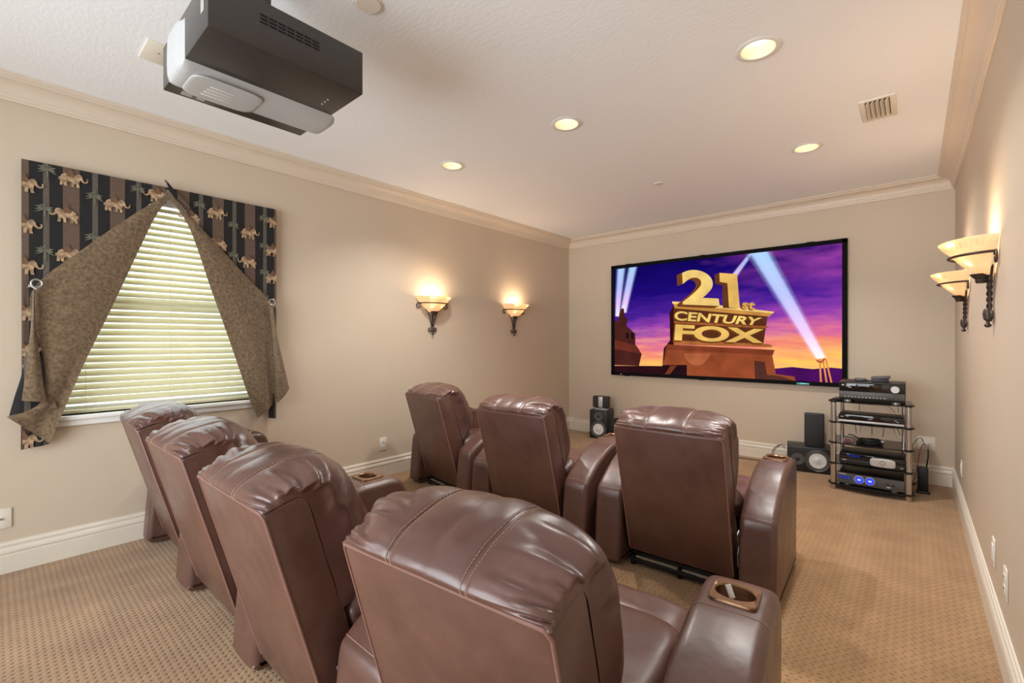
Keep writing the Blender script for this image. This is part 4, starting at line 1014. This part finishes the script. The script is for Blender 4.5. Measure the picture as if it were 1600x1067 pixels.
B().box((0, 0, 0.0135), (0.07, 0.05, 0.027), 0.001).obj('carton', 'label', t); B().box((0, -0.0255, 0.013), (0.05, 0.001, 0.016)).obj('carton_print', 'wire_red', t)
# box with silver oval panel
t = unit('cable_box', 'black set-top box with a large silver oval control panel', 'set-top box', 0.012, -0.010, SHELVES[1] + 0.010, 0.43, 0.30, 0.088)
part(t, 'front_panel', (0, -0.004, 0.066), (0.43, 0.008, 0.040), 'glassblack'); part(t, 'drop_panel', (0, -0.006, 0.022), (0.43, 0.012, 0.040), 'black')
V, F = superbox(0.075, -0.012, 0.044, 0.082, 0.006, 0.036, 0.45, 0.45, 40, 12); ov = obj('oval_panel', V, F, 'silver', t, True)
B().tube([(0.075 + 0.020 * cos(a_ * pi / 12) * (0.8 + 0.2 * cos(4 * a_ * pi / 12)), -0.0185, 0.044 + 0.020 * sin(a_ * pi / 12) * (0.8 + 0.2 * cos(4 * a_ * pi / 12))) for a_ in range(24)], 0.0016, n=5, closed=True).obj('direction_pad', 'greyplastic', ov)
part(t, 'blue_display', (-0.115, -0.009, 0.072), (0.085, 0.002, 0.018), 'bluedim', 0); part(t, 'brand_mark', (-0.180, -0.0125, 0.034), (0.030, 0.001, 0.007), 'silver', 0)
part(t, 'brand_mark', (0.195, -0.0125, 0.022), (0.018, 0.001, 0.005), 'silver', 0)
for sx_ in (-0.17, 0.17):
    for yy in (0.03, 0.26): B().cyl((sx_, yy, -0.010), (sx_, yy, 0.001), 0.014, n=14).obj('foot', 'black', t)
# power conditioner with two blue meters
t = unit('power_conditioner', 'black power conditioner with two glowing blue round meters on the lowest shelf', 'amplifier', 0.005, -0.006, SHELVES[0] + 0.018, 0.43, 0.31, 0.085)
part(t, 'front_panel', (0, -0.004, 0.0425), (0.44, 0.008, 0.088), 'greyplastic', 0.003)
for x in (-0.072, 0.000):
    o = B().cyl((x, -0.008, 0.046), (x, -0.012, 0.046), 0.031, n=32).obj('meter', 'blue', t)
    B().lathe([(0.030, 0.0), (0.034, 0.002), (0.034, 0.005), (0.030, 0.006)], 32, Matrix.Translation((x, -0.009, 0.046)) @ Matrix.Rotation(rad(90), 4, 'X')).obj('meter_rim', 'silver', o)
    B().box((x, -0.0130, 0.046), (0.022, 0.001, 0.012)).obj('meter_scale', 'bluepale', o)
part(t, 'digit_display', (-0.170, -0.009, 0.050), (0.075, 0.002, 0.030), 'glassblack', 0)
for i in range(4):
    for j in range(2): part(t, 'digit', (-0.196 + i * 0.018, -0.0105, 0.043 + 0.014 * j), (0.011, 0.001, 0.008), 'blue', 0)
part(t, 'brand_mark', (-0.185, -0.0085, 0.076), (0.05, 0.001, 0.007), 'silver', 0)
for x in (0.115, 0.150): knob(t, 'button', x, 0.040, 0.008, 'black', -0.008, 0.005, 14)
part(t, 'socket', (0.120, -0.009, 0.020), (0.022, 0.002, 0.010), 'silver', 0)
for sx_ in (-0.155, 0.155):
    for yy in (0.03, 0.27): B().lathe([(0.0005, -0.018), (0.026, -0.018), (0.020, -0.006), (0.016, 0.001), (0.0005, 0.001)], 18, Matrix.Translation((sx_, yy, 0))).obj('foot', 'silver', t)
# leads behind the rack
def lead(pts, mat, label, r=0.0035, n=40, name='cable', cat='cable'):
    me = B().tube(crom(pts, n), r, n=6).data(name, mat)
    o = link(name, me); tag(o, label, cat); return o
yb = RY + RD
lead([(0.10, BACK - 0.012, 0.34), (0.10, BACK - 0.09, 0.33), (0.095, yb + 0.12, 0.26), (0.07, yb + 0.10, 0.14), (0.02, yb + 0.07, 0.06), (-0.05, yb + 0.06, 0.012), (-0.15, yb + 0.06, 0.008)], 'wire_black', 'thick black cable hanging from the wall plate behind the rack', 0.006)
lead([(0.085, BACK - 0.012, 0.345), (0.07, BACK - 0.10, 0.37), (0.045, yb + 0.12, 0.33), (0.03, yb + 0.07, 0.22), (0.01, yb + 0.05, 0.10), (-0.03, yb + 0.05, 0.008)], 'wire_red', 'red cable hanging from the wall plate behind the rack')
lead([(0.07, BACK - 0.012, 0.37), (0.05, BACK - 0.10, 0.42), (0.01, yb + 0.06, 0.41), (-0.03, yb + 0.03, 0.30), (-0.035, yb + 0.03, 0.12)], 'wire_green', 'green cable looping from the wall plate to the rack')
lead([(0.11, BACK - 0.012, 0.36), (0.10, BACK - 0.08, 0.35), (0.10, yb + 0.13, 0.20), (0.08, yb + 0.08, 0.09), (0.03, yb + 0.06, 0.06), (-0.01, yb + 0.06, 0.16), (0.0, yb + 0.06, 0.28)], 'wire_white', 'white cable drooping beside the rack')
t = thing('power_brick', 'black power brick leaning behind the rack by the wall plate', 'power supply', (0.062, yb - 0.012, 0.0))
B().box((0, 0, 0.12), (0.07, 0.035, 0.20), 0.006).obj('brick', 'black', t); B().box((0, 0, 0.01), (0.09, 0.06, 0.02), 0.004).obj('brick_base', 'black', t)
for i, (x0, z0, x1, z1, m_) in enumerate(((-0.09, .754, -0.09, .66, 'wire_black'), (0.06, .752, 0.16, .66, 'wire_red'), (0.02, .752, 0.13, .665, 'wire_white'),
        (-0.13, .574, -0.11, .45, 'wire_black'), (-0.07, .574, -0.085, .45, 'wire_white'), (0.0, .574, 0.0, .45, 'wire_black'), (0.09, .574, 0.075, .44, 'wire_black'), (0.12, .574, 0.18, .43, 'wire_white'), (0.15, .574, 0.19, .47, 'wire_black'), (0.17, .752, 0.18, .66, 'wire_green'))):
    o = lead([(RX + x0, RY + RD - 0.05, z0), (RX + (x0 + x1) / 2, RY + RD - 0.035, (z0 + z1) / 2 + 0.01), (RX + x1, RY + RD - 0.04, z1)], m_,
         {'wire_black': 'thin black lead', 'wire_red': 'thin red lead', 'wire_white': 'thin white lead', 'wire_green': 'thin green lead'}[m_] + (' hanging under the top glass shelf' if z0 > 0.6 else ' hanging under the disc player shelf'), 0.0026, 18)
    o['group'] = 'leads hanging inside the rack'

# ------------------------------------------------------------------ loudspeakers
def monitor(label, loc, rz, on_side):
    t = thing('monitor_speaker', label, 'speaker', loc, rz)
    w, h, d_ = (0.245, 0.375, 0.265)
    R = Matrix.Rotation(rad(-90), 4, 'Y') if on_side else Matrix.Identity(4)      # upright model turned on its side
    T_ = (Matrix.Translation((0, 0, w / 2)) @ R @ Matrix.Translation((0, 0, -h / 2))) if on_side else Matrix.Identity(4)
    def put(name, bb, mat, **k_):
        me = bb.data(name, mat, **k_); me.transform(T_); return link(name, me, t)
    put('cabinet', B().box((0, d_ / 2, h / 2), (w, d_, h), 0.010, seg=3), 'black')
    fr = lambda x, z: Matrix.Translation((x, 0, z)) @ Matrix.Rotation(rad(90), 4, 'X')
    put('woofer_ring', B().lathe([(0.104, -0.001), (0.107, 0.003), (0.102, 0.008), (0.094, 0.002), (0.086, 0.006), (0.076, 0.004), (0.070, -0.001)], 40, fr(0, 0.125)), 'greyplastic')
    wc = put('woofer_cone', B().lathe([(0.072, 0.002), (0.070, 0.004), (0.066, 0.003), (0.040, 0.0015), (0.028, 0.006), (0.012, 0.009), (0.0005, 0.010)], 36, fr(0, 0.125)), 'cone')
    b_ = B()
    for q in range(3):
        a_ = pi / 2 + q * 2 * pi / 3; b_.box((0.014 * cos(a_), -0.0098, 0.125 + 0.014 * sin(a_)), (0.003, 0.002, 0.026), 0, Matrix.Rotation(-(a_ - pi / 2), 3, 'Y'))
    o = put('cone_emblem', b_, 'silver'); o.parent = wc
    put('tweeter_horn', B().lathe([(0.056, -0.001), (0.058, 0.003), (0.052, 0.004), (0.030, 0.0012), (0.0005, 0.0012)], 32, fr(0, 0.290)), 'greyplastic')
    put('tweeter_dome', B().lathe([(0.017, 0.001), (0.014, 0.008), (0.006, 0.012), (0.0005, 0.013)], 24, fr(0, 0.290)), 'black')
    put('power_light', B().box((0, -0.001, 0.014), (0.012, 0.002, 0.008)), 'cone')
    return t
monitor('upright black monitor speaker with a white cone on the floor near the room corner', (-3.108, 5.262, 0), rad(11), False)
t = thing('center_speaker', 'small black speaker with a silver middle strip on top of the upright monitor', 'speaker', (-3.10, 5.33, 0.375), rad(11))
B().box((0, 0, 0.105), (0.215, 0.09, 0.150), 0.012, seg=3).obj('cabinet', 'black', t); B().box((0, -0.046, 0.105), (0.056, 0.006, 0.138), 0.002).obj('silver_strip', 'silver', t)
for x in (-0.07, 0.07): B().box((x, -0.046, 0.105), (0.070, 0.005, 0.135), 0.002).obj('grille', 'grille', t)
B().box((0, 0.0, 0.008), (0.17, 0.08, 0.014), 0.003).obj('stand_foot', 'silver', t); B().box((0, 0.01, 0.024), (0.05, 0.03, 0.022), 0.002).obj('stand_neck', 'silver', t)
t = thing('bass_speaker', 'plain black box speaker standing beside the upright monitor', 'speaker', (-2.83, 5.36, 0))
B().box((0, 0.06, 0.145), (0.17, 0.20, 0.27), 0.006).obj('cabinet', 'black', t); B().box((0, -0.042, 0.145), (0.15, 0.006, 0.25), 0.002).obj('grille', 'grille', t)
for sx_ in (-0.06, 0.06):
    for yy in (0.0, 0.12): B().cyl((sx_, yy, 0), (sx_, yy, 0.012), 0.012, n=12).obj('foot', 'black', t)
monitor('black monitor speaker with a white cone lying on its side beside the rack', (-0.755, 5.262, 0), rad(11), True)
t = thing('satellite_speaker', 'tall slim black speaker standing on the sideways monitor', 'speaker', (-0.735, 5.375, 0.245), rad(6))
rt = Matrix.Rotation(rad(-4), 3, 'X')
B().box((0, 0.006, 0.166), (0.165, 0.085, 0.315), 0.008, rt, 3).obj('cabinet', 'black', t); B().box((-0.022, -0.039, 0.163), (0.118, 0.006, 0.300), 0.002, rt).obj('grille', 'grille', t)
B().box((0, 0.006, 0.006), (0.15, 0.10, 0.012), 0.003).obj('stand_foot', 'black', t)
lead([(-0.62, 5.42, 0.30), (-0.56, 5.46, 0.29), (-0.53, 5.45, 0.24), (-0.56, 5.42, 0.16), (-0.54, 5.40, 0.06)], 'wire_white', 'thin white lead curling behind the slim speaker', 0.003)
for i in range(3):
    lead([(-0.985, 5.40, 0.20 - 0.02 * i), (-1.03 - 0.02 * i, 5.40, 0.21 - 0.01 * i), (-1.09 - 0.015 * i, 5.38, 0.13), (-1.06 - 0.02 * i, 5.36, 0.03), (-0.98 - 0.03 * i, 5.42, 0.006), (-1.10, 5.46 + 0.02 * i, 0.006)], 'wire_black' if i < 2 else 'wire_white',
         ['outermost black lead looping out of the sideways monitor', 'inner black lead looping out of the sideways monitor', 'white lead looping out of the sideways monitor'][i], 0.0035)
lead([(-1.05, 5.47, 0.006), (-1.25, 5.43, 0.005), (-1.5, 5.40, 0.005), (-1.8, 5.44, 0.005), (-2.3, 5.47, 0.005), (-2.70, 5.45, 0.006)], 'wire_black', 'long black lead running along the carpet under the screen', 0.004, 60)
lead([(-3.30, 5.46, 0.31), (-3.35, 5.49, 0.27), (-3.42, 5.52, 0.20), (-3.52, 5.535, 0.19), (-3.62, 5.53, 0.19), (-3.69, 5.50, 0.14), (-3.66, 5.47, 0.06), (-3.62, 5.45, 0.006)], 'wire_white', 'thin pale lead running from the corner to the upright monitor', 0.003, 60)
lead([(-3.29, 5.45, 0.10), (-3.32, 5.44, 0.09), (-3.34, 5.42, 0.03), (-3.30, 5.40, 0.006)], 'wire_black', 'short black lead at the back of the upright monitor', 0.004)
